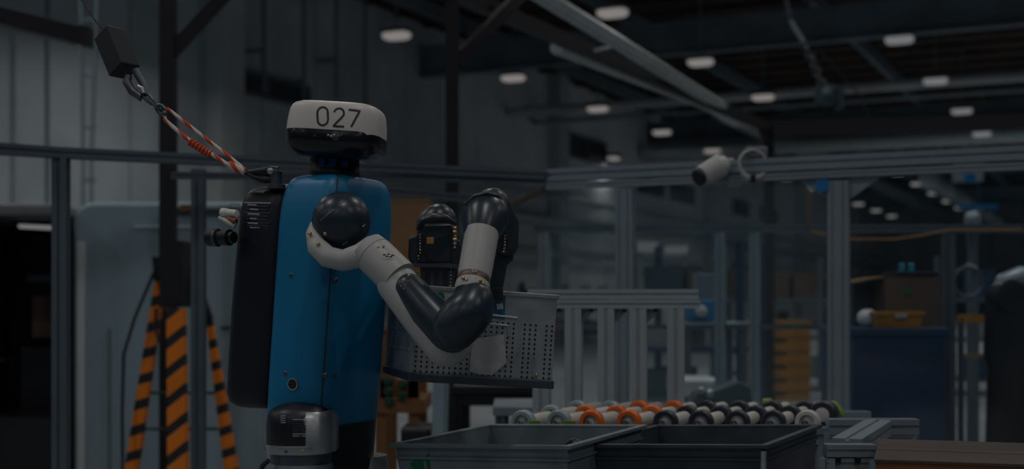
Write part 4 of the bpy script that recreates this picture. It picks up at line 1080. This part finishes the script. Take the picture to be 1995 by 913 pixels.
slab([(352, 500), (366, 490), (412, 620), (400, 626)], hd - 0.02, 0.06, 'gantry_black', 'leg_bracket', hz)
for y_ in (765, 835):
    MB().tube([P(270, y_, hd + 0.05), P(425, y_, hd + 0.05)], 0.008, 6).build('tie_wire', 'cable_black', hz)
tag(MB().tube([P(300, 530, 7.55), P(262, 620, 7.55), P(241, 690, 7.55), P(238, 800, 7.55), P(240, gy(7.55) - 2, 7.55)], 0.010, 8).build('cable', 'cable_black'), 'black cable hanging left of the hazard striped stand', 'cable')
tag(MB().tube([P(304, 600, 7.5), P(302, 640, 7.48), P(310, 665, 7.46), P(320, 655, 7.44), P(326, 620, 7.42)], 0.009, 8).build('cable', 'cable_black'), 'short black cable loop between two hazard striped legs', 'cable')

# ================================================================== LEFT BACKGROUND MACHINES
def rounded_cabinet(name, label, x0, x1, y0, y1, d, depth, rad, m_, base_to_floor=True):
    a_, b_ = P(x0, y0, d), P(x1, y0, d)
    r_ = thing(name, label, 'machine', Vector(((a_.x + b_.x) / 2, d, 0)))
    zt_ = a_.z; rr_ = S(rad, d)
    pts = [(a_.x, 0.0), (b_.x, 0.0), (b_.x, zt_ - rr_)]
    pts += [(b_.x - rr_ + rr_ * math.cos(R(t_)), zt_ - rr_ + rr_ * math.sin(R(t_))) for t_ in range(15, 91, 15)]
    pts += [(a_.x + rr_ + rr_ * math.cos(R(t_)), zt_ - rr_ + rr_ * math.sin(R(t_))) for t_ in range(90, 181, 15)]
    MB().prism([Vector((x, d, z)) for x, z in pts], (0, depth, 0)).build('housing', m_, r_, smooth=30, bevel=0.03, seg=3)
    return r_, a_, b_
mw, a_, b_ = rounded_cabinet('white_cabinet', 'large white machine cabinet with rounded top behind the striped stand', 140, 520, 393, 400, 8.6, 1.2, 42, 'machine_white')
MB().beam(P(158, 470, 8.59), P(158, 1000, 8.59), 0.05, 0.02, up=(0, 1, 0)).build('edge_trim', 'wall_pale', mw, smooth=0)
MB().abox(P(318, 418, 8.58), (S(150, 8.6), 0, 0), (0, 0.03, 0), (0, 0, S(12, 8.6))).build('control_strip', 'teal_dark', mw, smooth=0)
MB().abox(P(350, 412, 8.56), (S(20, 8.6), 0, 0), (0, 0.03, 0), (0, 0, S(14, 8.6))).build('control_strip', 'orange_paint', mw, smooth=0)
MB().abox(P(262, 443, 8.585), (S(110, 8.6), 0, 0), (0, 0.02, 0), (0, 0, S(5, 8.6))).build('label_strip', 'wall_pale', mw, smooth=0)
for y_ in (640, 765): MB().abox(P(430, y_, 8.585), (S(60, 8.6), 0, 0), (0, 0.02, 0), (0, 0, S(4, 8.6))).build('panel_joint', 'cable_black', mw, smooth=0)
MB().beam(P(212, 640, 8.59), P(212, 1000, 8.59), 0.012, 0.02, up=(0, 1, 0)).build('panel_joint', 'machine_grey', mw, smooth=0)
# dark machine bay at far left
db = thing('machine_bay', 'dark open machine bay with lit tube at the far left', 'machine', P(40, 950, 8.4)); db.location.z = 0; ORG[db.name] = Vector(db.location)
d0 = 8.4
L_, R_ = P(-160, 590, d0).x, P(115, 590, d0).x
MB().abox((L_, d0, P(0, 420, d0).z), (R_ - L_, 0, 0), (0, 1.4, 0), (0, 0, S(24, d0))).build('header', 'machine_grey', db, smooth=0, bevel=0.02)
MB().abox((L_, d0 + 1.4, 0), (R_ - L_, 0, 0), (0, 0.05, 0), (0, 0, P(0, 400, d0).z)).build('back_panel', 'machine_black', db, smooth=0)
MB().abox((L_, d0, 0), (0.05, 0, 0), (0, 1.4, 0), (0, 0, P(0, 420, d0).z)).build('side_panel', 'machine_black', db, smooth=0)
MB().abox((R_ - 0.05, d0 + 0.02, 0), (0.05, 0, 0), (0, 1.4, 0), (0, 0, P(0, 420, d0).z)).build('side_panel', 'machine_black', db, smooth=0)
MB().abox((L_, d0 + 0.02, 0), (R_ - L_, 0, 0), (0, 1.38, 0), (0, 0, 0.5)).build('plinth', 'machine_black', db, smooth=0)
MB().rtube([P(40, 440, d0 + 0.5), P(112, 444, d0 + 0.55)], 0.017, 12).build('tube_light', 'tube_glow', db)
MB().beam(P(30, 432, d0 + 0.5), P(120, 436, d0 + 0.55), 0.06, 0.03).build('light_fixture', 'machine_black', db, smooth=0)
MB().beam(P(55, 425, d0 + 0.5), P(55, 434, d0 + 0.5), 0.02, 0.02).build('light_bracket', 'machine_black', db, smooth=0)
MB().abox(P(52, 550, d0 + 0.6), (S(60, d0), 0, 0), (0, 0.3, 0), (0, 0, S(18, d0))).build('spindle_head', 'teal_dark', db, smooth=0, bevel=0.01)
MB().abox(P(60, 660, d0 + 0.65), (S(50, d0), 0, 0), (0, 0.3, 0), (0, 0, S(92, d0))).build('tool_column', 'cardboard_dark', db, smooth=0, bevel=0.02)
MB().abox(P(36, gy(8.4) , d0 + 0.6), (S(100, d0), 0, 0), (0, 0.5, 0), (0, 0, S(308, d0))).build('work_table', 'machine_black', db, smooth=0, bevel=0.02)
MB().abox(P(-30, 704, d0 + 0.55), (S(38, d0), 0, 0), (0, 0.3, 0), (0, 0, S(5, d0))).build('tray', 'dark_steel', db, smooth=0)
# cable ladder on the left wall side
ld = thing('cable_ladder', 'narrow vertical cable ladder against the upper left wall', 'ladder', P(170, 590, 20)); ld.location.z = 0; ORG[ld.name] = Vector(ld.location)
for px0, px1 in ((158, 162), (192, 178)):
    MB().tube([Vector((P(px1, 590, 20).x, 20, 0)), P(px1, 310, 20), P(px0, -60, 20)], 0.030, 8).build('ladder_rail', 'pale_blue_steel', ld)
for py in (40, 145, 248, 350, 452): MB().tube([P(160, py, 20), P(186, py, 20)], 0.028, 8).build('rung', 'pale_blue_steel', ld)

# ================================================================== CENTRE AND RIGHT BACKGROUND
def crate(name, label, cat, px0, px1, py0, py1, d, depth, m_, floor_=False, bevel=0.01, group=None, rot=0.0):
    a_, b_ = P(px0, py1, d), P(px1, py1, d)
    zb_ = 0.0 if floor_ else a_.z
    r_ = MB().abox(Vector((a_.x, d, zb_)), Vector((b_.x - a_.x, 0, 0)), (0, depth, 0), (0, 0, P(px0, py0, d).z - zb_)).build(name, m_, smooth=0, bevel=bevel)
    return tag(r_, label, cat, group)
def boxed(name, label, cat, px0, px1, py0, py1, d, depth, m_):
    a_, b_ = P(px0, py1, d), P(px1, py0, d)
    r_ = thing(name, label, cat, Vector(((a_.x + b_.x) / 2, d + depth / 2, a_.z)))
    return r_, a_, b_
def table(name, label, px0, px1, py, d, depth, m_, legm='aluminium_dim', th=0.04, cat='table'):
    a_, b_ = P(px0, py, d), P(px1, py, d)
    r_ = thing(name, label, cat, Vector(((a_.x + b_.x) / 2, d + depth / 2, 0)))
    MB().abox(Vector((a_.x, d, a_.z - th)), (b_.x - a_.x, 0, 0), (0, depth, 0), (0, 0, th)).build('table_top', m_, r_, smooth=0, bevel=0.004)
    for x in (a_.x + 0.04, b_.x - 0.04):
        for y_ in (d + 0.04, d + depth - 0.04):
            MB().extr((x, y_, 0), (x, y_, a_.z - th), 0.045).build('leg', legm, r_, smooth=0)
    return r_
# cardboard gaylord behind the robot on an orange rack
rk2 = thing('orange_rack', 'orange steel rack with green knobs behind the robot and held tote', 'rack', Vector((P(775, 590, 6.9).x, 7.2, 0)))
for px in (742, 806):
    a_ = P(px, 590, 6.9)
    MB().abox((a_.x - 0.03, 6.9, 0), (0.06, 0, 0), (0, 0.06, 0), (0, 0, 1.16)).build('post', 'orange_paint', rk2, smooth=0)
    MB().abox((a_.x - 0.03, 7.5, 0), (0.06, 0, 0), (0, 0.06, 0), (0, 0, 1.16)).build('post', 'orange_paint', rk2, smooth=0)
a_, b_ = P(740, 590, 6.88), P(870, 590, 6.88)
for z in (0.66, 1.10): MB().abox((a_.x - 0.02, 6.88, z), (b_.x - a_.x - 0.1, 0, 0), (0, 0.68, 0), (0, 0, 0.07)).build('shelf', 'orange_paint', rk2, smooth=0)
MB().abox((a_.x, 6.90, 0.74), (S(75, 6.9), 0, 0), (0, 0.06, 0), (0, 0, 0.10)).build('knob_panel', 'orange_paint', rk2, smooth=0)
for k, (px, py) in enumerate(((756, 742), (756, 762), (784, 748), (784, 770), (758, 782))):
    MB().lathe(P(px, py, 6.875), (0, 1, 0), [(-0.02, 0.018), (-0.012, 0.026), (0.02, 0.026)], 12).build('green_knob', 'knob_green', rk2)
gb = thing('cardboard_box', 'tall brown cardboard box standing behind the blue robot', 'box', Vector((P(800, 590, 7.0).x, 7.0, 1.17)))
a_, b_ = P(738, 590, 7.0), P(836, 590, 7.0)
zt2 = P(0, 392, 7.0).z
MB().abox((a_.x, 6.95, 1.17), (b_.x - a_.x, 0, 0), (0, 0.55, 0), (0, 0, zt2 - 1.17)).build('box_body', 'cardboard', gb, smooth=0)
MB().abox((a_.x - 0.004, 6.946, zt2 - 0.005), (b_.x - a_.x + 0.008, 0, 0), (0, 0.28, 0), (0, 0, 0.012)).build('box_flap', 'cardboard', gb, smooth=0)
tag(MB().abox(Vector((P(780, 790, 6.3).x, 6.3, 0)), (S(60, 6.3), 0, 0), (0, 0.3, 0), (0, 0, 0.64)).build('black_bin', 'machine_black', smooth=0, bevel=0.02), 'black bin on the floor below the orange rack', 'bin')
tag(MB().beam(P(852, 1000, 5.8) * 1, P(860, 735, 5.8), 0.055, 0.05).build('aluminium_stanchion', 'pale_blue_steel', smooth=0), 'slightly leaning pale aluminium stanchion behind the held tote', 'post').location.z
bench = table('black_bench', 'low dark workbench seen under the held tote', 880, 1064, 752, 6.6, 0.8, 'machine_black', 'gantry_black')
MB().abox(P(895, 790, 6.62), (S(170, 6.6), 0, 0), (0, 0.7, 0), (0, 0, S(30, 6.6))).build('drawer_unit', 'machine_black', bench, smooth=0)
tbl = table('white_table', 'low pale table between the held tote and divider rack', 960, 1062, 792, 5.6, 0.5, 'tote_pale')

# storage racks of boxes along the far side of the cell
pal = ['cardboard_dark', 'cardboard_dark', 'blue_grey_box', 'navy_panel', 'navy_panel', 'bright_blue', 'rust_red', 'machine_grey', 'machine_grey', 'teal_dark', 'teal_dark', 'orange_paint']
NTH = ['first', 'second', 'third', 'fourth', 'fifth', 'sixth', 'seventh', 'eighth', 'ninth', 'tenth', 'eleventh', 'twelfth', 'thirteenth', 'fourteenth', 'fifteenth', 'sixteenth', 'seventeenth', 'eighteenth', 'nineteenth', 'twentieth']
SHF = ['lowest', 'second', 'third', 'fourth', 'fifth']
def shelving(label, hx, hy, length, levels, boxes_seed, upright='navy_panel', along='x', dep=0.9, gap=0.62):
    rnd = random.Random(boxes_seed)
    r_ = thing('storage_rack', label, 'rack', H(hx, hy, 0))
    def hb(x0, x1, y0, y1, z0, z1, nm, m_, par):
        if along == 'y': x0, x1, y0, y1 = -y1, -y0, x0, x1
        return MB().hbox(hx + x0, hx + x1, hy + y0, hy + y1, z0, z1).build(nm, m_, par, smooth=0)
    n = max(1, round(length / 1.6))
    for k in range(n + 1):
        x = length * k / n
        for y_ in (0, dep - 0.06): hb(x - 0.035, x + 0.035, y_, y_ + 0.06, 0, levels * gap + 0.25, 'upright', upright, r_)
    cols = ('cardboard', 'blue', 'dark', 'grey', 'orange')
    for l in range(levels):
        z = 0.22 + l * gap
        hb(0, length, 0, dep, z - 0.05, z, 'shelf', upright if l % 2 else 'aluminium_dim', r_)
        x = 0.12; cnt = -1
        while x < length - 0.5:
            w = rnd.uniform(0.3, 0.6); h_ = rnd.uniform(0.2, gap - 0.14)
            if rnd.random() < 0.82:
                m_ = rnd.choice(pal)
                nm = {'cardboard': 'brown cardboard box', 'cardboard_dark': 'dark cardboard box', 'blue_grey_box': 'blue grey box', 'navy_panel': 'navy bin', 'bright_blue': 'bright blue bin', 'rust_red': 'rust red bin', 'machine_grey': 'grey bin', 'wall_pale': 'white box', 'teal_dark': 'dark teal bin', 'yellow_plastic': 'yellow bin', 'orange_paint': 'orange bin'}[m_]
                b_ = hb(x, min(x + w, length - 0.08), 0.05, dep - 0.1, z, z + h_, 'storage_box', m_, None)
                cnt += 1
                tag(b_, '%s, %s on the %s shelf of the %s' % (nm, NTH[cnt], SHF[l], label.split(' with ')[0]), 'box', 'boxes and bins on the %s' % label.split(' with ')[0])
            x += w + rnd.uniform(0.04, 0.15)
    return r_
shelving('tall navy storage rack with mixed boxes behind the divider rack', -4.9, 13.2, 1.2, 3, 3, gap=0.55)
shelving('dim grey storage rack with mixed boxes beyond the far cage', -5.6, 18.5, 4.8, 3, 11, 'aluminium_dim', gap=0.55)
shelving('long dim storage rack with mixed boxes along the distant left side', -15.5, 33, 9.6, 2, 21, 'teal_dark', 'y', gap=0.8)

# blue boxed items right of the divider rack
tB = table('steel_table', 'pale steel shelf table carrying the bright blue box', 1330, 1462, 628, 9.2, 0.7, 'pale_blue_steel')
crate('blue_box', 'bright blue box on the pale steel shelf table', 'box', 1340, 1394, 584, 626, 9.25, 0.35, 'bright_blue')
tag(MB().ball(P(1366, 606, 9.22), 0.045, 12, 8).build('white_bundle', 'arm_white'), 'small white bundle in front of the bright blue box', 'bundle')
crate('blue_grey_box', 'blue grey box standing behind the bright blue box', 'box', 1358, 1404, 532, 625.5, 9.65, 0.25, 'blue_grey_box')
table('white_table', 'pale white table at the right of the divider rack', 1325, 1412, 742, 8.35, 0.7, 'wall_pale', th=0.10)
vs = thing('metal_vise', 'small dark vise with bright handle behind the navy wheels', 'vise', P(1400, 780, 6.4)); vs.location.z = 0; ORG[vs.name] = Vector(vs.location)
MB().prism([P(1340, 790, 6.4), P(1360, 766, 6.4), P(1400, 758, 6.4), P(1440, 742, 6.4), P(1462, 752, 6.4), P(1470, 800, 6.4), P(1345, 800, 6.4)], (0, 0.2, 0)).build('vise_body', 'teal_dark', vs, smooth=0, bevel=0.01)
MB().ball(P(1366, 760, 6.38), 0.020, 12, 8).build('vise_knob', 'steel', vs)
MB().ball(P(1383, 766, 6.38), 0.024, 12, 8).build('vise_knob', 'steel', vs)
q = P(1405, 800, 6.5); MB().abox((q.x - 0.12, 6.42, 0), (0.24, 0, 0), (0, 0.2, 0), (0, 0, q.z)).build('pedestal', 'machine_black', vs, smooth=0)
# bright strip windows of the office beyond
for k, (x0, x1, y0, y1) in enumerate(((1242, 1281, 471, 490), (1296, 1340, 478, 494))):
    o = crate('strip_lamp', ('left' if k == 0 else 'right') + ' one of two bright strip lamps beyond the far cage', 'lamp', x0, x1, y0, y1, 19.6, 0.06, 'window_glow', bevel=0.0)
    a_ = P((x0 + x1) / 2, y1, 19.7)
    o['group'] = 'bright strip lamps beyond the far cage'
o = thing('lamp_stand', 'thin dark stand holding the two bright strip lamps', 'stand', Vector((P(1290, 590, 19.75).x, 19.75, 0)))
for px in (1246, 1336): MB().tube([Vector((P(px, 590, 19.72).x, 19.72, 0)), P(px, 470, 19.72)], 0.04, 6).build('pole', 'machine_grey', o)
MB().beam(P(1240, 470, 19.72), P(1342, 470, 19.72), 0.05, 0.05).build('cross_bar', 'machine_grey', o, smooth=0)

# yellow crate stack in front of the far wall side
for k in range(6):
    py1 = 783 - k * 26.5
    o = thing('yellow_crate', '%s yellow plastic crate of the stack beside the black gantry post' % ('lowest', 'second lowest', 'third lowest', 'third highest', 'second highest', 'topmost')[k], 'crate', P(1520, py1, 16.6), 'stacked yellow plastic crates')
    a_, b_ = P(1462, py1, 16.4), P(1578, py1, 16.4); h_ = S(25, 16.4)
    if k == 0: a_.z = b_.z = 0.0
    else: a_.z = b_.z = k * S(26, 16.4)
    o.location.z = a_.z; ORG[o.name] = Vector(o.location)
    MB().abox(a_ + UP * 0.002, (b_.x - a_.x, 0, 0), (0, 0.5, 0), (0, 0, h_)).build('crate_body', 'yellow_plastic', o, smooth=0)
    MB().abox(a_ + UP * (h_ - 0.03) - Vector((0.02, 0.02, 0)), (b_.x - a_.x + 0.04, 0, 0), (0, 0.54, 0), (0, 0, 0.035)).build('crate_rim', 'yellow_plastic', o, smooth=0)
    MB().abox(a_ + Vector((0.30, -0.006, h_ * 0.45)), (0.16, 0, 0), (0, 0.01, 0), (0, 0, 0.035)).build('hand_hole', 'machine_black', o, smooth=0)
# navy crate with boxes on top, right
nc = thing('navy_crate', 'large navy blue bulk crate at right behind the aluminium frame', 'crate', Vector((P(1755, 590, 7.2).x, 7.6, 0)))
a_, b_ = P(1662, 640, 7.2), P(1842, 640, 7.2)
MB().abox((a_.x, 7.2, 0.05), (b_.x - a_.x, 0, 0), (0, 0.75, 0), (0, 0, a_.z - 0.05)).build('crate_body', 'navy_panel', nc, smooth=0, bevel=0.01)
MB().abox((a_.x - 0.015, 7.185, a_.z - 0.04), (b_.x - a_.x + 0.03, 0, 0), (0, 0.78, 0), (0, 0, 0.045)).build('crate_rim', 'navy_panel', nc, smooth=0, bevel=0.006)
for s_ in (0.05, 0.85): MB().abox((a_.x + (b_.x - a_.x) * s_, 7.22, 0), (0.06, 0, 0), (0, 0.7, 0), (0, 0, 0.06)).build('foot', 'machine_black', nc, smooth=0)
zN = a_.z + 0.006
def on_crate(name, label, cat, x0, x1, y0, d, dep, m_, **k):
    a, b = P(x0, 590, d), P(x1, 590, d)
    return tag(MB().abox((a.x, d, zN), (b.x - a.x, 0, 0), (0, dep, 0), (0, 0, P(x0, y0, d).z - zN)).build(name, m_, smooth=0, **k), label, cat)
cbx = thing('cardboard_box', 'open dark cardboard box with green mark on the navy crate', 'box', Vector((P(1778, 590, 7.5).x, 7.5, zN)))
a_, b_ = P(1724, 590, 7.45), P(1832, 590, 7.45); zt3 = P(0, 540, 7.45).z
MB().abox((a_.x, 7.45, zN), (b_.x - a_.x, 0, 0), (0, 0.42, 0), (0, 0, zt3 - zN)).build('box_body', 'cardboard_dark', cbx, smooth=0)
MB().prism([(a_.x, 7.46, zt3), (a_.x, 7.86, zt3), (a_.x - 0.18, 7.84, zt3 - 0.03), (a_.x - 0.18, 7.48, zt3 - 0.03)], (0, 0, 0.008)).build('box_flap', 'cardboard', cbx, smooth=0)
MB().cbox(P(1768, 566, 7.447), (0.036, 0, 0), (0, 0.004, 0), (0, 0, 0.034)).build('green_mark', 'green_label', cbx, smooth=0)
tag(MB().abox((P(1750, 590, 7.47).x, 7.5, zt3 + 0.001), (S(82, 7.47), 0, 0), (0, 0.3, 0), (0, 0, S(12, 7.47))).build('black_tray', 'machine_black', smooth=0, bevel=0.005), 'flat black tray on the open dark cardboard box', 'tray')
for k in (0, 1):
    tag(MB().lathe(Vector((P(1757 + k * 18, 590, 7.6).x, 7.6, zt3 + 0.001 + S(12, 7.47))), UP, [(0, 0.018), (0.045, 0.018), (0.05, 0.010)], 12).build('cyan_cup', 'cyan_plastic'), ('left' if k == 0 else 'right') + ' of two small cyan cups on the black tray', 'cup', 'cyan cups on the black tray')
yb = thing('yellow_bin', 'yellow plastic bin with white label on the navy crate', 'bin', Vector((P(1755, 590, 7.25).x, 7.3, zN)))
a_, b_ = P(1709, 590, 7.22), P(1800, 590, 7.22); h_ = P(0, 607, 7.22).z - zN
MB().loft([[Vector((a_.x + i_, 7.22 + i_, zN)), Vector((b_.x - i_, 7.22 + i_, zN)), Vector((b_.x - i_, 7.42 - i_, zN)), Vector((a_.x + i_, 7.42 - i_, zN))] if z_ == 0 else [Vector((a_.x, 7.22, zN + h_)), Vector((b_.x, 7.22, zN + h_)), Vector((b_.x, 7.42, zN + h_)), Vector((a_.x, 7.42, zN + h_))] for z_, i_ in ((0, 0.015), (1, 0))]).build('bin_body', 'yellow_plastic', yb, smooth=0)
MB().abox((a_.x - 0.006, 7.21, zN + h_ - 0.016), (b_.x - a_.x + 0.012, 0, 0), (0, 0.22, 0), (0, 0, 0.018)).build('bin_rim', 'yellow_plastic', yb, smooth=0)
MB().cbox(P(1755, 614, 7.208), (0.068, 0, 0), (0, 0.006, 0), (0, 0, 0.024)).build('bin_label', 'aluminium_pale', yb, smooth=0)
tag(MB().ball(Vector((P(1690, 590, 7.4).x, 7.4, zN + 0.052)), 0.055, 16, 10, (1.1, 0.9, 0.95)).build('white_bag', 'wall_pale', smooth=60), 'crumpled white bag on the navy crate left of the yellow bin', 'bag')
on_crate('teal_box', 'blue green box on the navy crate behind the white bag', 'box', 1662, 1722, 552, 7.7, 0.2, 'teal_dark')
# machines at the right edge
ra = thing('white_robot_arm', 'white jointed machine arm at the right edge above the black base', 'machine', Vector((P(1968, 590, 7.0).x, 7.0, 0)))
MB().lathe(Vector((P(1972, 590, 7.0).x, 7.0, 0)), UP, [(0, 0.22), (0.05, 0.22), (0.06, 0.15), (0.9, 0.13), (0.95, 0.15), (1.30, 0.14)], 24).build('base', 'machine_black', ra)
MB().rtube([P(1955, 548, 6.95), P(1985, 540, 6.95), P(2040, 545, 7.0)], [0.045, 0.06, 0.06], 18).build('shoulder', 'aluminium', ra, smooth=60)
MB().lathe(P(1972, 575, 6.85), (0.2, -1, 0), [(-0.1, 0.085), (0.0, 0.085), (0.01, 0.05)], 20).build('joint_cap', 'machine_black', ra)
vc = thing('vertical_duct', 'pale vertical extraction pipe with ring at right before the dark shelves', 'pipe', Vector((P(1894, 590, 8.6).x, 8.6, 0)))
MB().lathe(Vector((P(1895, 590, 8.6).x, 8.6, 0)), UP, [(0, 0.04), (P(0, 520, 8.6).z - 0.02, 0.04), (P(0, 518, 8.6).z, 0.032), (P(0, 456, 8.6).z, 0.040), (P(0, 454, 8.6).z, 0.046), (P(0, 424, 8.6).z, 0.046)], 18).build('pipe', 'aluminium_dim', vc)
MB().torus(P(1886, 549, 8.45), (0.1, -1, 0), 0.098, 0.014, 30, 8).build('hose_ring', 'aluminium_dim', vc)
MB().rtube([P(1895, 432, 8.6), P(1895, 426, 8.6)], 0.055, 16).build('cap', 'aluminium', vc)
MB().tube([P(1900, 522, 8.56), P(1890, 518, 8.5), P(1886, 516, 8.46)], 0.016, 8).build('ring_clamp', 'arm_white', vc)
shelving('dark storage rack with dim boxes at the right edge', 0.30, 9.6, 2.4, 3, 5, 'gantry_black', gap=0.52)
yf = thing('yellow_barrier', 'thin yellow barrier frame at the right before the dark rack', 'barrier', Vector((P(1900, 590, 8.0).x, 8.0, 0)))
for px in (1872, 1930):
    MB().extr(Vector((P(px, 590, 7.9).x, 7.9, 0)), P(px, 618, 7.9), 0.035).build('post', 'aluminium_dim', yf, smooth=0)
MB().beam(P(1866, 620, 7.9), P(1936, 620, 7.9), 0.03, 0.05).build('cross_bar', 'yellow_plastic', yf, smooth=0)
MB().beam(P(1866, 692, 7.9), P(1936, 692, 7.9), 0.02, 0.02).build('cross_bar', 'cardboard', yf, smooth=0)
# hoist below the ceiling
hs = thing('chain_hoist', 'dark chain hoist hanging from lattice arm at upper right', 'hoist', P(1610, 210, 17))
MB().lathe(P(1610, 206, 17), UP, [(0, 0.08), (0.03, 0.15), (0.22, 0.15), (0.28, 0.08)], 18).build('hoist_body', 'teal_dark', hs)
MB().ball(P(1611, 180, 16.85), 0.065, 14, 10).build('hoist_cap', 'blue_grey_box', hs)
MB().cbox(P(1634, 190, 17), (0.10, 0, 0), (0, 0.16, 0), (0, 0, 0.3)).build('motor_box', 'teal_dark', hs, smooth=0)
for k in range(8):
    a_ = P(1566 + k * 4.6, 80 + k * 11, 17); b_ = P(1571 + k * 4.6, 92 + k * 11, 17)
    link(a_, b_, 0.045, 0.022, 0.4 + k * 1.3, hs)
lat = MB().tube([P(1540, 40, 17), P(1566, 82, 17)], 0.03, 6).build('lattice', 'pale_blue_steel', hs)
MB().tube([P(1540, 40, 17), P(1520, -60, 17), P(1520, -330, 17)], 0.03, 6).build('hanger', 'dark_steel', hs)
MB().tube([P(1596, 100, 17), P(1680, 190, 17), P(1700, 260, 17)], 0.010, 6).build('control_cable', 'cable_black', hs)
tag(MB().cbox(P(1890, 346, 19.5), (0.14, 0, 0), (0, 0.1, 0), (0, 0, 0.12)).build('status_light', 'status_blue', smooth=0), 'small blue glowing status light far under the roof at right', 'light')
for k, px in enumerate((1884, 1924)):
    tag(MB().cbox(P(px, 402, 30), (0.42, 0, 0), (0, 0.1, 0), (0, 0, 0.10)).build('light_bar', 'status_blue', smooth=0), ('left' if k == 0 else 'right') + ' one of two blue glowing light bars far under the roof at right', 'light', 'blue light bars far under the roof')
pf = tag(MB().abox(P(1868, 352, 20) - Vector((0.0, 0, 0)), (0.38, 0, 0), (0, 0.3, 0), (0, 0, 0.30)).build('junction_box', 'ceiling_beam', smooth=0), 'grey electrical box high at right below the cage rail line', 'box')
